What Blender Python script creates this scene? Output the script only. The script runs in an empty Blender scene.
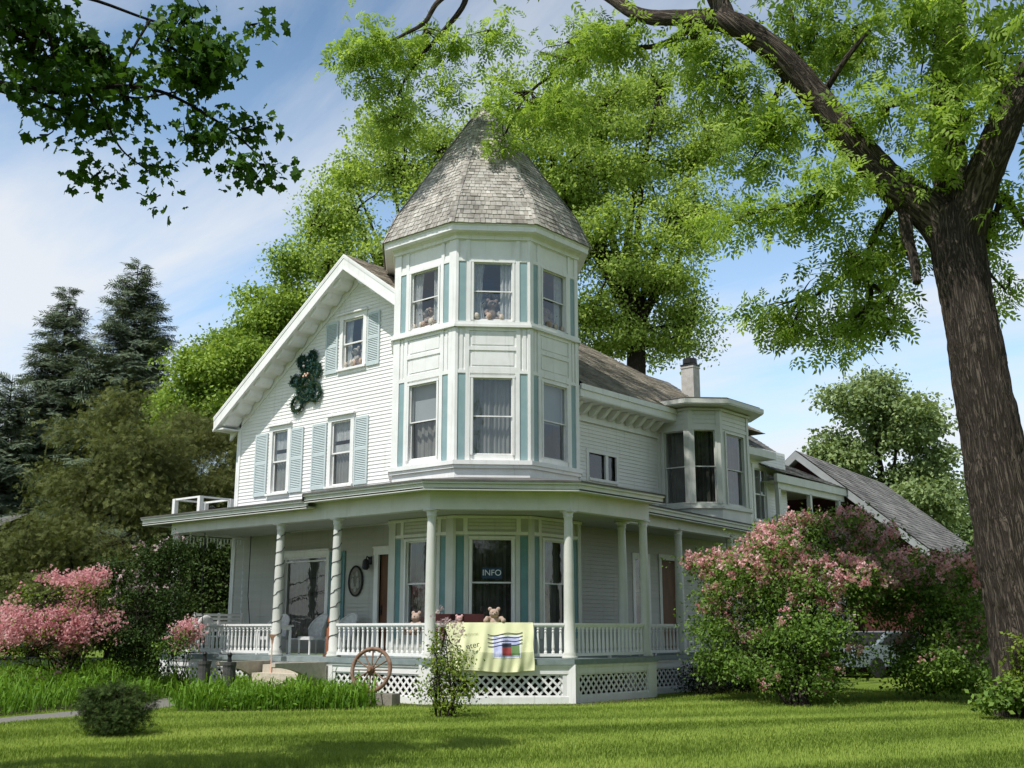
import bpy, math, random
import numpy as np
from mathutils import Vector, Matrix
R = math.radians
random.seed(7); rng = np.random.default_rng(11)
SC = bpy.context.scene
COL = SC.collection
# ------------------------------------------------------------------ camera (house frame: +x right along the gable wall, +y back)
FPX = 1107.0; PITCH = math.atan(246/1107.0); EYE = 1.5
CAMX, CAMY = 18.336, -20.690
_n = math.hypot(.645, .764)
FWX, FWY = -.645/_n, .764/_n
RTX, RTY = FWY, -FWX
_s, _c = math.sin(PITCH), math.cos(PITCH)
def ray(px, py):
    x = (px-512)/FPX; u = (384-py)/FPX
    f = _c-u*_s; z = _s+u*_c
    return (x*RTX+f*FWX, x*RTY+f*FWY, z)
def at(px, py, dist):                       # the point seen at a pixel, dist metres away over the ground
    r = ray(px, py); k = dist/math.hypot(r[0], r[1])
    return Vector((CAMX+k*r[0], CAMY+k*r[1], EYE+k*r[2]))
def gr(px, py):                             # ground point seen at a pixel
    r = ray(px, py); k = -EYE/r[2]
    return Vector((CAMX+k*r[0], CAMY+k*r[1], 0))
cam = bpy.data.cameras.new('camera'); co = bpy.data.objects.new('camera', cam); COL.objects.link(co)
cam.sensor_width = 36; cam.lens = FPX*36/1024; cam.clip_end = 2000; cam.clip_start = .1
co.location = (CAMX, CAMY, EYE)
_fw = Vector((FWX*_c, FWY*_c, _s))
co.rotation_euler = _fw.to_track_quat('-Z', 'Y').to_euler()
SC.camera = co
# ------------------------------------------------------------------ sun and sky
SUNAZ = math.atan2(-.03, -1); SUNEL = R(59)
sd = Vector((math.sin(SUNAZ)*math.cos(SUNEL), math.cos(SUNAZ)*math.cos(SUNEL), math.sin(SUNEL)))
sl = bpy.data.lights.new('sun', 'SUN'); sl.energy = 5.0; sl.angle = R(.53); sl.color = (1, .97, .92)
so = bpy.data.objects.new('sun', sl); COL.objects.link(so); so.location = (0, 0, 60)
so.rotation_euler = (-sd).to_track_quat('-Z', 'Y').to_euler()
W = bpy.data.worlds.new('World'); SC.world = W; W.use_nodes = True
nt = W.node_tree; nt.nodes.clear()
def N(t, typ, **kw):
    n = t.nodes.new(typ)
    for k, v in kw.items():
        if k in ('operation', 'blend_type', 'data_type', 'sky_type', 'attribute_name', 'noise_dimensions', 'wave_type', 'bands_direction', 'feature'): setattr(n, k, v)
        else: n.inputs[k].default_value = v
    return n
def L(t, a, b): t.links.new(a, b)
out = N(nt, 'ShaderNodeOutputWorld'); bg = N(nt, 'ShaderNodeBackground', Strength=.1)
sky = N(nt, 'ShaderNodeTexSky', sky_type='NISHITA'); sky.sun_disc = False
sky.sun_elevation = SUNEL; sky.sun_rotation = SUNAZ; sky.air_density = 1.0; sky.dust_density = .6; sky.ozone_density = 1.6
tc = N(nt, 'ShaderNodeTexCoord'); sp = N(nt, 'ShaderNodeSeparateXYZ'); L(nt, tc.outputs['Generated'], sp.inputs[0])
za = N(nt, 'ShaderNodeMath', operation='ADD'); za.inputs[1].default_value = .16; L(nt, sp.outputs[2], za.inputs[0])
dx = N(nt, 'ShaderNodeMath', operation='DIVIDE'); dy = N(nt, 'ShaderNodeMath', operation='DIVIDE')
L(nt, sp.outputs[0], dx.inputs[0]); L(nt, za.outputs[0], dx.inputs[1]); L(nt, sp.outputs[1], dy.inputs[0]); L(nt, za.outputs[0], dy.inputs[1])
cb = N(nt, 'ShaderNodeCombineXYZ'); L(nt, dx.outputs[0], cb.inputs[0]); L(nt, dy.outputs[0], cb.inputs[1])
mp = N(nt, 'ShaderNodeMapping'); L(nt, cb.outputs[0], mp.inputs[0]); mp.inputs['Rotation'].default_value = (0, 0, R(28)); mp.inputs['Scale'].default_value = (.55, 1.5, 1); mp.inputs['Location'].default_value = (3.1, .4, 0)
n1 = N(nt, 'ShaderNodeTexNoise', Scale=1.5, Detail=9.0, Roughness=.58, Distortion=.35); L(nt, mp.outputs[0], n1.inputs['Vector'])
n2 = N(nt, 'ShaderNodeTexNoise', Scale=.7, Detail=3.0, Roughness=.5); L(nt, mp.outputs[0], n2.inputs['Vector'])
ad = N(nt, 'ShaderNodeMath', operation='MULTIPLY_ADD'); L(nt, n1.outputs[0], ad.inputs[0]); ad.inputs[1].default_value = .65
m2 = N(nt, 'ShaderNodeMath', operation='MULTIPLY'); L(nt, n2.outputs[0], m2.inputs[0]); m2.inputs[1].default_value = .45; L(nt, m2.outputs[0], ad.inputs[2])
cr = N(nt, 'ShaderNodeMapRange'); cr.inputs[1].default_value = .455; cr.inputs[2].default_value = .69; L(nt, ad.outputs[0], cr.inputs[0])
hz = N(nt, 'ShaderNodeMapRange'); hz.inputs[1].default_value = .55; hz.inputs[2].default_value = 0.0; hz.inputs[3].default_value = 0.0; hz.inputs[4].default_value = .38; L(nt, sp.outputs[2], hz.inputs[0])
zf = N(nt, 'ShaderNodeMapRange'); zf.inputs[1].default_value = .50; zf.inputs[2].default_value = .78; zf.inputs[3].default_value = 1.0; zf.inputs[4].default_value = .05; L(nt, sp.outputs[2], zf.inputs[0])
cz = N(nt, 'ShaderNodeMath', operation='MULTIPLY'); L(nt, cr.outputs[0], cz.inputs[0]); L(nt, zf.outputs[0], cz.inputs[1])
sm = N(nt, 'ShaderNodeMath', operation='ADD'); sm.use_clamp = True; L(nt, cz.outputs[0], sm.inputs[0]); L(nt, hz.outputs[0], sm.inputs[1])
s9 = N(nt, 'ShaderNodeMath', operation='MULTIPLY'); L(nt, sm.outputs[0], s9.inputs[0]); s9.inputs[1].default_value = .88
hs = N(nt, 'ShaderNodeHueSaturation', Hue=.492, Saturation=1.06, Value=1.12); L(nt, sky.outputs[0], hs.inputs['Color'])
vz = N(nt, 'ShaderNodeMapRange'); vz.inputs[1].default_value = .30; vz.inputs[2].default_value = .85; vz.inputs[3].default_value = 2.25; vz.inputs[4].default_value = .65; L(nt, sp.outputs[2], vz.inputs[0]); L(nt, vz.outputs[0], hs.inputs['Value'])
mx = N(nt, 'ShaderNodeMixRGB'); L(nt, s9.outputs[0], mx.inputs[0]); L(nt, hs.outputs[0], mx.inputs[1]); mx.inputs[2].default_value = (8.7, 8.9, 9.2, 1)
L(nt, mx.outputs[0], bg.inputs[0]); L(nt, bg.outputs[0], out.inputs[0])
SC.view_settings.view_transform = 'Standard'; SC.view_settings.look = 'None'; SC.view_settings.exposure = 0
SC.render.engine = 'CYCLES'
try:
    SC.cycles.max_bounces = 8; SC.cycles.transparent_max_bounces = 16; SC.cycles.use_denoising = True
    SC.cycles.caustics_reflective = False; SC.cycles.caustics_refractive = False
except Exception: pass
# ------------------------------------------------------------------ materials
MAT = {}
def newmat(name):
    m = bpy.data.materials.new(name); m.use_nodes = True; t = m.node_tree; t.nodes.clear()
    o = N(t, 'ShaderNodeOutputMaterial'); MAT[name] = m
    return m, t, o
def surf(name, c, rough=.6, c2=None, nscale=3.0, bump=.0, bscale=40.0, stretch=(1, 1, 1), spec=.3, lo=.35, hi=.7, dirt=None, metal=0):
    """painted or natural surface: two tones mixed by noise, an optional dirt layer and a bump"""
    m, t, o = newmat(name); b = N(t, 'ShaderNodeBsdfPrincipled', Roughness=rough, Metallic=metal); b.inputs['Specular IOR Level'].default_value = spec
    L(t, b.outputs[0], o.inputs[0]); tc = N(t, 'ShaderNodeTexCoord'); mp = N(t, 'ShaderNodeMapping'); mp.inputs['Scale'].default_value = stretch; L(t, tc.outputs['Object'], mp.inputs[0])
    c2 = c2 or tuple(v*.82 for v in c)
    n = N(t, 'ShaderNodeTexNoise', Scale=nscale, Detail=6.0, Roughness=.6); L(t, mp.outputs[0], n.inputs['Vector'])
    r = N(t, 'ShaderNodeMapRange'); r.inputs[1].default_value = lo; r.inputs[2].default_value = hi; L(t, n.outputs[0], r.inputs[0])
    x = N(t, 'ShaderNodeMixRGB'); L(t, r.outputs[0], x.inputs[0]); x.inputs[1].default_value = (*c, 1); x.inputs[2].default_value = (*c2, 1)
    last = x.outputs[0]
    if dirt:
        n3 = N(t, 'ShaderNodeTexNoise', Scale=1.1, Detail=8.0, Roughness=.7); L(t, tc.outputs['Object'], n3.inputs['Vector'])
        r3 = N(t, 'ShaderNodeMapRange'); r3.inputs[1].default_value = .55; r3.inputs[2].default_value = .8; r3.inputs[4].default_value = .6; L(t, n3.outputs[0], r3.inputs[0])
        x3 = N(t, 'ShaderNodeMixRGB'); L(t, r3.outputs[0], x3.inputs[0]); L(t, last, x3.inputs[1]); x3.inputs[2].default_value = (*dirt, 1); last = x3.outputs[0]
        ms_ = N(t, 'ShaderNodeMapping'); ms_.inputs['Scale'].default_value = (9, 9, .55); L(t, tc.outputs['Object'], ms_.inputs[0]); n5 = N(t, 'ShaderNodeTexNoise', Scale=1.0, Detail=5.0, Roughness=.65); L(t, ms_.outputs[0], n5.inputs['Vector'])
        r5 = N(t, 'ShaderNodeMapRange'); r5.inputs[1].default_value = .56; r5.inputs[2].default_value = .82; r5.inputs[4].default_value = .75; L(t, n5.outputs[0], r5.inputs[0])
        x5 = N(t, 'ShaderNodeMixRGB'); L(t, r5.outputs[0], x5.inputs[0]); L(t, last, x5.inputs[1]); x5.inputs[2].default_value = (*[v*.8 for v in dirt], 1); last = x5.outputs[0]
    L(t, last, b.inputs['Base Color'])
    if bump:
        n4 = N(t, 'ShaderNodeTexNoise', Scale=bscale, Detail=5.0); L(t, mp.outputs[0], n4.inputs['Vector'])
        bp = N(t, 'ShaderNodeBump', Strength=bump, Distance=.02); L(t, n4.outputs[0], bp.inputs['Height']); L(t, bp.outputs[0], b.inputs['Normal'])
    return m
def tinted(name, stops, rough=.7, trans=0.0, tcol=None, spec=.10, noise=.0):
    """colour chosen per leaf / shingle from the mesh attribute 'tint'"""
    m, t, o = newmat(name); a = N(t, 'ShaderNodeAttribute', attribute_name='tint')
    rp = N(t, 'ShaderNodeValToRGB'); e = rp.color_ramp.elements
    while len(e) < len(stops): e.new(.5)
    for i, c in enumerate(stops): e[i].position = i/(len(stops)-1); e[i].color = (*c, 1)
    L(t, a.outputs['Fac'], rp.inputs[0])
    b = N(t, 'ShaderNodeBsdfPrincipled', Roughness=rough); b.inputs['Specular IOR Level'].default_value = spec
    col = rp.outputs[0]
    if noise:
        tc = N(t, 'ShaderNodeTexCoord'); n = N(t, 'ShaderNodeTexNoise', Scale=noise, Detail=6.0, Roughness=.65); L(t, tc.outputs['Object'], n.inputs['Vector'])
        r = N(t, 'ShaderNodeMapRange'); r.inputs[1].default_value = .3; r.inputs[2].default_value = .75; r.inputs[3].default_value = 1.35; r.inputs[4].default_value = .42; L(t, n.outputs[0], r.inputs[0])
        mu = N(t, 'ShaderNodeMixRGB', blend_type='MULTIPLY'); mu.inputs[0].default_value = 1; L(t, col, mu.inputs[1]); L(t, r.outputs[0], mu.inputs[2]); col = mu.outputs[0]
    L(t, col, b.inputs['Base Color'])
    if trans:
        tr = N(t, 'ShaderNodeBsdfTranslucent')
        mm = N(t, 'ShaderNodeMixRGB', blend_type='MULTIPLY'); mm.inputs[0].default_value = 1; L(t, col, mm.inputs[1]); mm.inputs[2].default_value = (*(tcol or (1.3, 1.25, .6)), 1)
        L(t, mm.outputs[0], tr.inputs[0]); ms = N(t, 'ShaderNodeMixShader'); ms.inputs[0].default_value = trans
        L(t, b.outputs[0], ms.inputs[1]); L(t, tr.outputs[0], ms.inputs[2]); L(t, ms.outputs[0], o.inputs[0])
    else: L(t, b.outputs[0], o.inputs[0])
    return m
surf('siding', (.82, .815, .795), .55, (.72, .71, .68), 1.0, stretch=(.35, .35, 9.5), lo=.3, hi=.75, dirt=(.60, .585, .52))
surf('porch_wall_shaded', (.50, .50, .46), .6, (.42, .42, .375), 1.0, stretch=(.35, .35, 9.5), lo=.3, hi=.75, dirt=(.38, .38, .33))  # siding white darkened evenly, porch shade put into the colour
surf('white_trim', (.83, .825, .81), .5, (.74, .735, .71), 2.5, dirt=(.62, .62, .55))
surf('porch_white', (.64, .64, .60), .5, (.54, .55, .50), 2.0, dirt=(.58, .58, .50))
surf('ceiling_paint', (.42, .43, .37), .6, (.36, .37, .31), 1.5)
surf('deck_paint', (.26, .31, .31), .6, (.18, .22, .22), 4.0)
surf('teal_paint', (.27, .385, .40), .5, (.22, .33, .345), 3.0)
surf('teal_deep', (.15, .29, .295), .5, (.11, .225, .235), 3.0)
surf('pale_teal', (.53, .60, .605), .5, (.47, .535, .54), 3.0)
surf('dark_metal', (.02, .02, .022), .4)
surf('interior', (.06, .055, .05), .9, (.04, .035, .03), 2.0)
surf('chimney_paint', (.50, .48, .45), .8, (.36, .34, .31), 5.0, bump=.4, bscale=25)
surf('red_siding', (.085, .025, .02), .7, (.06, .018, .015), 2.0)
surf('brown_wood', (.16, .075, .04), .6, (.10, .045, .025), 8.0, stretch=(1, 1, .2))
surf('wheel_wood', (.17, .085, .05), .75, (.27, .19, .14), 9.0, bump=.3)
surf('grey_wood', (.30, .27, .23), .85, (.19, .17, .145), 6.0, bump=.4)
surf('orange_wood', (.38, .11, .04), .6, (.28, .08, .03), 6.0)
surf('stone_grey', (.055, .055, .052), .9, (.10, .097, .09), 7.0, bump=.5)
surf('cream', (.56, .50, .41), .8, (.42, .375, .3), 9.0)
surf('plush_white', (.66, .60, .52), .95, (.5, .44, .37), 25.0, bump=.8, bscale=120)
surf('plush_brown', (.50, .38, .31), .95, (.38, .27, .21), 25.0, bump=.8, bscale=120)
surf('plush_pink', (.62, .36, .36), .95, (.5, .3, .3), 25.0)
surf('dark_red_cloth', (.075, .02, .02), .8, (.05, .015, .015), 6.0)
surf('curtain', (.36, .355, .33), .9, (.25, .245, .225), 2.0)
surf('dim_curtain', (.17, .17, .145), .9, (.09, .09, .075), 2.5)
surf('lace', (.72, .72, .70), .9, (.5, .5, .5), 14.0)
surf('blind', (.50, .52, .53), .8, (.44, .46, .47), 1.0)
surf('banner_cloth', (.72, .73, .45), .8, (.66, .67, .40), 2.0)
surf('stamp_blue', (.33, .36, .60), .8, (.6, .62, .75), 6.0)
surf('stamp_red', (.30, .05, .05), .8); surf('stamp_green', (.14, .24, .09), .8); surf('ink', (.03, .035, .06), .7); surf('pale_ink', (.36, .38, .20), .8)
surf('sign_blue', (.02, .05, .09), .5); surf('sign_white', (.75, .78, .8), .5)
surf('black_hair', (.03, .02, .018), .8)
surf('gravel', (.30, .285, .25), .95, (.2, .19, .17), 30.0, bump=.5, bscale=60)
surf('path', (.20, .19, .17), .95, (.14, .135, .12), 12.0, bump=.3, bscale=60)
surf('soil', (.06, .045, .03), .95, (.035, .027, .018), 10.0, bump=.6)
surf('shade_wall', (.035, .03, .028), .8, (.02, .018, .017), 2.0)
surf('pale_board', (.32, .34, .34), .7)
surf('bronze', (.13, .12, .095), .5, (.2, .19, .15), 20.0)
surf('peach', (.75, .45, .33), .5)
surf('icicle', (.8, .82, .85), .3)
surf('car_paint', (.22, .26, .30), .25, spec=.6)
surf('terracotta', (.33, .13, .07), .8)
surf('rubber', (.02, .02, .02), .8)
# weathered shingles
tinted('slate', [(.23, .21, .185), (.32, .295, .26), (.39, .365, .325), (.47, .445, .405), (.34, .305, .265)], .85, noise=1.7)
tinted('shingle_tan', [(.21, .18, .14), (.29, .255, .20), (.36, .325, .265)], .9, noise=1.2)
tinted('shingle_grey', [(.13, .125, .12), (.20, .195, .185), (.28, .27, .255)], .9, noise=.9)
# bark
def bark(name, c, c2, sc=5.0):
    m, t, o = newmat(name); b = N(t, 'ShaderNodeBsdfPrincipled', Roughness=.95); b.inputs['Specular IOR Level'].default_value = .1; L(t, b.outputs[0], o.inputs[0])
    uv = N(t, 'ShaderNodeUVMap'); mp = N(t, 'ShaderNodeMapping'); mp.inputs['Scale'].default_value = (sc*2.4, sc*.42, 1); L(t, uv.outputs[0], mp.inputs[0])
    wv = N(t, 'ShaderNodeTexNoise', Scale=1.3, Detail=3.0); L(t, uv.outputs[0], wv.inputs['Vector'])
    wm = N(t, 'ShaderNodeMixRGB', blend_type='ADD'); wm.inputs[0].default_value = 1.1; L(t, mp.outputs[0], wm.inputs[1]); L(t, wv.outputs[1], wm.inputs[2])
    n = N(t, 'ShaderNodeTexNoise', Scale=1.6, Detail=9.0, Roughness=.7, Distortion=1.2); L(t, wm.outputs[0], n.inputs['Vector'])
    v = N(t, 'ShaderNodeTexNoise', Scale=.8, Detail=4.0, Roughness=.55, Distortion=2.2); L(t, wm.outputs[0], v.inputs['Vector'])
    rd = N(t, 'ShaderNodeMath', operation='SUBTRACT'); rd.inputs[1].default_value = .5; L(t, v.outputs[0], rd.inputs[0]); ra = N(t, 'ShaderNodeMath', operation='ABSOLUTE'); L(t, rd.outputs[0], ra.inputs[0])
    r = N(t, 'ShaderNodeMapRange'); r.inputs[1].default_value = .0; r.inputs[2].default_value = .13; L(t, ra.outputs[0], r.inputs[0])
    mu = N(t, 'ShaderNodeMath', operation='MULTIPLY'); L(t, r.outputs[0], mu.inputs[0]); L(t, n.outputs[0], mu.inputs[1])
    cr = N(t, 'ShaderNodeMapRange'); cr.inputs[1].default_value = .1; cr.inputs[2].default_value = .62; L(t, mu.outputs[0], cr.inputs[0])
    x = N(t, 'ShaderNodeMixRGB'); x.inputs[1].default_value = (*c2, 1); x.inputs[2].default_value = (*c, 1); L(t, cr.outputs[0], x.inputs[0]); L(t, x.outputs[0], b.inputs['Base Color'])
    bp = N(t, 'ShaderNodeBump', Strength=1.0, Distance=.06); L(t, mu.outputs[0], bp.inputs['Height']); L(t, bp.outputs[0], b.inputs['Normal'])
bark('bark', (.19, .155, .125), (.045, .036, .03), 3.2); bark('bark_dark', (.09, .075, .06), (.04, .032, .026), 6.0)
tinted('leaf_lime', [(.175, .25, .06), (.34, .45, .11), (.49, .60, .18)], .6, .5, (1.22, 1.26, .65))
tinted('leaf_ash', [(.155, .235, .045), (.285, .405, .08), (.42, .55, .13)], .55, .5, (1.22, 1.26, .65))
tinted('leaf_maple', [(.035, .085, .015), (.055, .125, .02), (.08, .17, .03)], .5, .3)
tinted('leaf_mid', [(.13, .22, .045), (.23, .34, .065), (.33, .45, .09)], .6, .35)
tinted('leaf_olive', [(.075, .092, .032), (.135, .158, .052), (.21, .23, .08)], .7, .25)
tinted('leaf_pale', [(.13, .19, .08), (.23, .31, .13), (.36, .44, .20)], .6, .3)
tinted('leaf_far', [(.10, .16, .06), (.15, .22, .08), (.19, .27, .10)], .7, .2)
tinted('needle', [(.08, .11, .075), (.135, .175, .115), (.20, .24, .155)], .7, .12)
tinted('leaf_shrub', [(.05, .10, .022), (.125, .215, .042), (.25, .37, .07)], .5, .3)
tinted('leaf_lilac', [(.03, .055, .015), (.055, .095, .022), (.095, .15, .036)], .6, .22)
tinted('leaf_yellow', [(.10, .16, .02), (.18, .26, .035), (.30, .36, .06)], .5, .35)
tinted('leaf_dark', [(.022, .038, .010), (.045, .075, .018), (.085, .13, .032)], .6, .12)
tinted('leaf_hedge', [(.010, .014, .008), (.018, .022, .012), (.03, .034, .016)], .7, .1)
tinted('garland', [(.018, .062, .055), (.036, .10, .09), (.07, .155, .14)], .6, .1)
tinted('blossom_pink', [(.60, .27, .31), (.77, .44, .46), (.86, .62, .61)], .6, .35, (1.1, .9, .9))
tinted('blossom_rose', [(.62, .28, .31), (.80, .48, .49), (.88, .66, .63)], .6, .3, (1.1, .9, .9))
tinted('blossom_pale', [(.42, .30, .33), (.6, .46, .48), (.74, .62, .6)], .6, .3, (1.1, 1, 1))
tinted('lily_leaf', [(.06, .14, .016), (.12, .24, .026), (.21, .36, .05)], .5, .35)
tinted('grass_blade', [(.13, .195, .036), (.245, .34, .06), (.37, .45, .10)], .6, .3)
# glass: see-through with a mirror-like coat
m, t, o = newmat('glass')
lw = N(t, 'ShaderNodeLayerWeight', Blend=.5); fr = N(t, 'ShaderNodeMath', operation='POWER'); fr.inputs[1].default_value = 4.0; L(t, lw.outputs['Facing'], fr.inputs[0]); ma = N(t, 'ShaderNodeMath', operation='MULTIPLY_ADD'); ma.use_clamp = True
L(t, fr.outputs[0], ma.inputs[0]); ma.inputs[1].default_value = .85; ma.inputs[2].default_value = .075
tr = N(t, 'ShaderNodeBsdfTransparent'); tr.inputs[0].default_value = (.74, .76, .76, 1)
gl = N(t, 'ShaderNodeBsdfGlossy', Roughness=.03); gl.inputs[0].default_value = (.9, .93, .95, 1)
tcg = N(t, 'ShaderNodeTexCoord'); ng = N(t, 'ShaderNodeTexNoise', Scale=2.2, Detail=2.0); L(t, tcg.outputs['Object'], ng.inputs['Vector'])
bg_ = N(t, 'ShaderNodeBump', Strength=.12, Distance=.05); L(t, ng.outputs[0], bg_.inputs['Height']); L(t, bg_.outputs[0], gl.inputs['Normal'])
mg = N(t, 'ShaderNodeMixShader'); L(t, ma.outputs[0], mg.inputs[0]); L(t, tr.outputs[0], mg.inputs[1]); L(t, gl.outputs[0], mg.inputs[2]); L(t, mg.outputs[0], o.inputs[0])
# lawn soil/grass sheet
m, t, o = newmat('lawn')
b = N(t, 'ShaderNodeBsdfPrincipled', Roughness=.9); b.inputs['Specular IOR Level'].default_value = .1; L(t, b.outputs[0], o.inputs[0])
tcl = N(t, 'ShaderNodeTexCoord'); na = N(t, 'ShaderNodeTexNoise', Scale=.45, Detail=6.0, Roughness=.6); nb = N(t, 'ShaderNodeTexNoise', Scale=14.0, Detail=6.0, Roughness=.7)
L(t, tcl.outputs['Object'], na.inputs['Vector']); L(t, tcl.outputs['Object'], nb.inputs['Vector'])
r1 = N(t, 'ShaderNodeValToRGB'); r1.color_ramp.elements[0].position = .3; r1.color_ramp.elements[1].position = .7
r1.color_ramp.elements[0].color = (.11, .165, .022, 1); r1.color_ramp.elements[1].color = (.18, .25, .036, 1); L(t, na.outputs[0], r1.inputs[0])
r2 = N(t, 'ShaderNodeMapRange'); r2.inputs[1].default_value = .3; r2.inputs[2].default_value = .7; r2.inputs[3].default_value = .6; r2.inputs[4].default_value = 1.15; L(t, nb.outputs[0], r2.inputs[0])
mu = N(t, 'ShaderNodeMixRGB', blend_type='MULTIPLY'); mu.inputs[0].default_value = 1; L(t, r1.outputs[0], mu.inputs[1]); L(t, r2.outputs[0], mu.inputs[2]); L(t, mu.outputs[0], b.inputs['Base Color'])
bp = N(t, 'ShaderNodeBump', Strength=.8, Distance=.04); L(t, nb.outputs[0], bp.inputs['Height']); L(t, bp.outputs[0], b.inputs['Normal'])
# ------------------------------------------------------------------ object helpers
def tag(o, label=None, cat=None, group=None, kind=None):
    if label: o['label'] = label
    if cat: o['category'] = cat
    if group: o['group'] = group
    if kind: o['kind'] = kind
    return o
def empty(name, loc, label=None, cat=None, group=None):
    o = bpy.data.objects.new(name, None); COL.objects.link(o); o.location = loc; o.empty_display_size = .1
    return tag(o, label, cat, group)
def link(name, me, parent=None):
    o = bpy.data.objects.new(name, me); COL.objects.link(o)
    if parent is not None:
        o.parent = parent
        o.matrix_parent_inverse = Matrix.Translation(-ROOTLOC(parent))
    return o
def ROOTLOC(o):
    v = Vector(o.location)
    if o.parent is not None: v += o.matrix_parent_inverse.translation + ROOTLOC(o.parent)
    return v
class MB:
    """collects faces in world coordinates; build() makes ONE mesh object"""
    def __init__(s): s.v = []; s.f = []; s.t = []; s.uv = {}
    def poly(s, pts, tint=None):
        i = len(s.v); s.v += [tuple(p) for p in pts]; s.f.append(tuple(range(i, i+len(pts)))); s.t += [tint if tint is not None else .5]*len(pts)
    def hexa(s, p, tint=None):           # 8 corners: bottom loop then top loop
        i = len(s.v); s.v += [tuple(q) for q in p]; s.t += [tint if tint is not None else .5]*8
        for q in ((3, 2, 1, 0), (4, 5, 6, 7), (0, 1, 5, 4), (1, 2, 6, 5), (2, 3, 7, 6), (3, 0, 4, 7)): s.f.append(tuple(i+k for k in q))
    def box(s, x0, x1, y0, y1, z0, z1): s.hexa([(x0, y0, z0), (x1, y0, z0), (x1, y1, z0), (x0, y1, z0), (x0, y0, z1), (x1, y0, z1), (x1, y1, z1), (x0, y1, z1)])
    def fb(s, F, s0, s1, n0, n1, z0, z1):  # box in a wall frame
        s.hexa([F(s0, n1, z0), F(s1, n1, z0), F(s1, n0, z0), F(s0, n0, z0), F(s0, n1, z1), F(s1, n1, z1), F(s1, n0, z1), F(s0, n0, z1)])
    def bar(s, a, b, w, h, up=(0, 0, 1)):  # box from a to b, w sideways, h along up
        a = Vector(a); b = Vector(b); d = (b-a).normalized(); u = Vector(up); x = d.cross(u)
        if x.length < 1e-4: x = d.cross(Vector((1, 0, 0)))
        x.normalize(); u = x.cross(d).normalized(); x = x*w/2; u = u*h/2
        s.hexa([a-x-u, a+x-u, b+x-u, b-x-u, a-x+u, a+x+u, b+x+u, b-x+u])
    def tube(s, pts, rad, k=8, jit=0.0, caps=True):
        pts = [Vector(p) for p in pts]; n = len(pts); i0 = len(s.v); ref = Vector((.3, .2, 1)).normalized(); vl = 0.0
        if not hasattr(rad, '__len__'): rad = [rad]*n
        for i, p in enumerate(pts):
            d = (pts[min(i+1, n-1)]-pts[max(i-1, 0)]); d = d.normalized() if d.length > 1e-9 else Vector((0, 0, 1))
            x = d.cross(ref)
            if x.length < .05: x = d.cross(Vector((1, 0, 0)))
            x.normalize(); y = d.cross(x).normalized()
            if i: vl += (p-pts[i-1]).length
            for j in range(k):
                a = 2*math.pi*j/k; r = rad[i]*(1+jit*(random.random()-.5)); s.v.append(tuple(p+x*(math.cos(a)*r)+y*(math.sin(a)*r))); s.t.append(.5)
        for i in range(n-1):
            for j in range(k):
                a = i0+i*k+j; b = i0+i*k+(j+1) % k; fi = len(s.f); s.f.append((a, b, b+k, a+k))
                ln = [0, 0]; 
                u0, u1 = j/k, (j+1)/k; c = 2*math.pi*max(rad[0], .02)
                v0 = s_len(pts, i); v1 = s_len(pts, i+1); s.uv[fi] = [(u0*c, v0), (u1*c, v0), (u1*c, v1), (u0*c, v1)]
        if caps:
            s.f.append(tuple(i0+j for j in reversed(range(k)))); s.f.append(tuple(i0+(n-1)*k+j for j in range(k)))
    def lathe(s, c, prof, k=12):
        c = Vector(c); i0 = len(s.v)
        for r, z in prof:
            for j in range(k):
                a = 2*math.pi*j/k; s.v.append((c.x+r*math.cos(a), c.y+r*math.sin(a), c.z+z)); s.t.append(.5)
        for i in range(len(prof)-1):
            for j in range(k):
                a = i0+i*k+j; b = i0+i*k+(j+1) % k; s.f.append((a, b, b+k, a+k))
        s.f.append(tuple(i0+j for j in reversed(range(k)))); s.f.append(tuple(i0+(len(prof)-1)*k+j for j in range(k)))
    def ball(s, c, r, M=None, nu=10, nv=7):
        c = Vector(c); r = Vector(r) if hasattr(r, '__len__') else Vector((r, r, r)); i0 = len(s.v)
        for i in range(nv+1):
            th = math.pi*(i+.02)/(nv+.04)
            for j in range(nu):
                a = 2*math.pi*j/nu; p = Vector((r.x*math.sin(th)*math.cos(a), r.y*math.sin(th)*math.sin(a), r.z*math.cos(th)))
                if M is not None: p = M @ p
                s.v.append(tuple(c+p)); s.t.append(.5)
        for i in range(nv):
            for j in range(nu):
                a = i0+i*nu+j; b = i0+i*nu+(j+1) % nu; s.f.append((a, a+nu, b+nu, b))
        s.f.append(tuple(i0+j for j in range(nu))); s.f.append(tuple(i0+nv*nu+j for j in reversed(range(nu))))
    def strip(s, P, Q):                   # quads between two polylines
        for i in range(len(P)-1): s.poly([P[i], P[i+1], Q[i+1], Q[i]])
    def ribbon(s, inn, outp, z0, z1):     # solid band between two plan polylines; z0, z1 numbers or lists
        n = len(inn); z0 = z0 if hasattr(z0, '__len__') else [z0]*n; z1 = z1 if hasattr(z1, '__len__') else [z1]*n
        A = [(p[0], p[1], z0[i]) for i, p in enumerate(inn)]; B = [(p[0], p[1], z0[i]) for i, p in enumerate(outp)]
        C = [(p[0], p[1], z1[i]) for i, p in enumerate(outp)]; D = [(p[0], p[1], z1[i]) for i, p in enumerate(inn)]
        s.strip(A, B); s.strip(B, C); s.strip(C, D); s.strip(D, A)
        s.poly([A[0], B[0], C[0], D[0]]); s.poly([A[-1], D[-1], C[-1], B[-1]])
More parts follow.
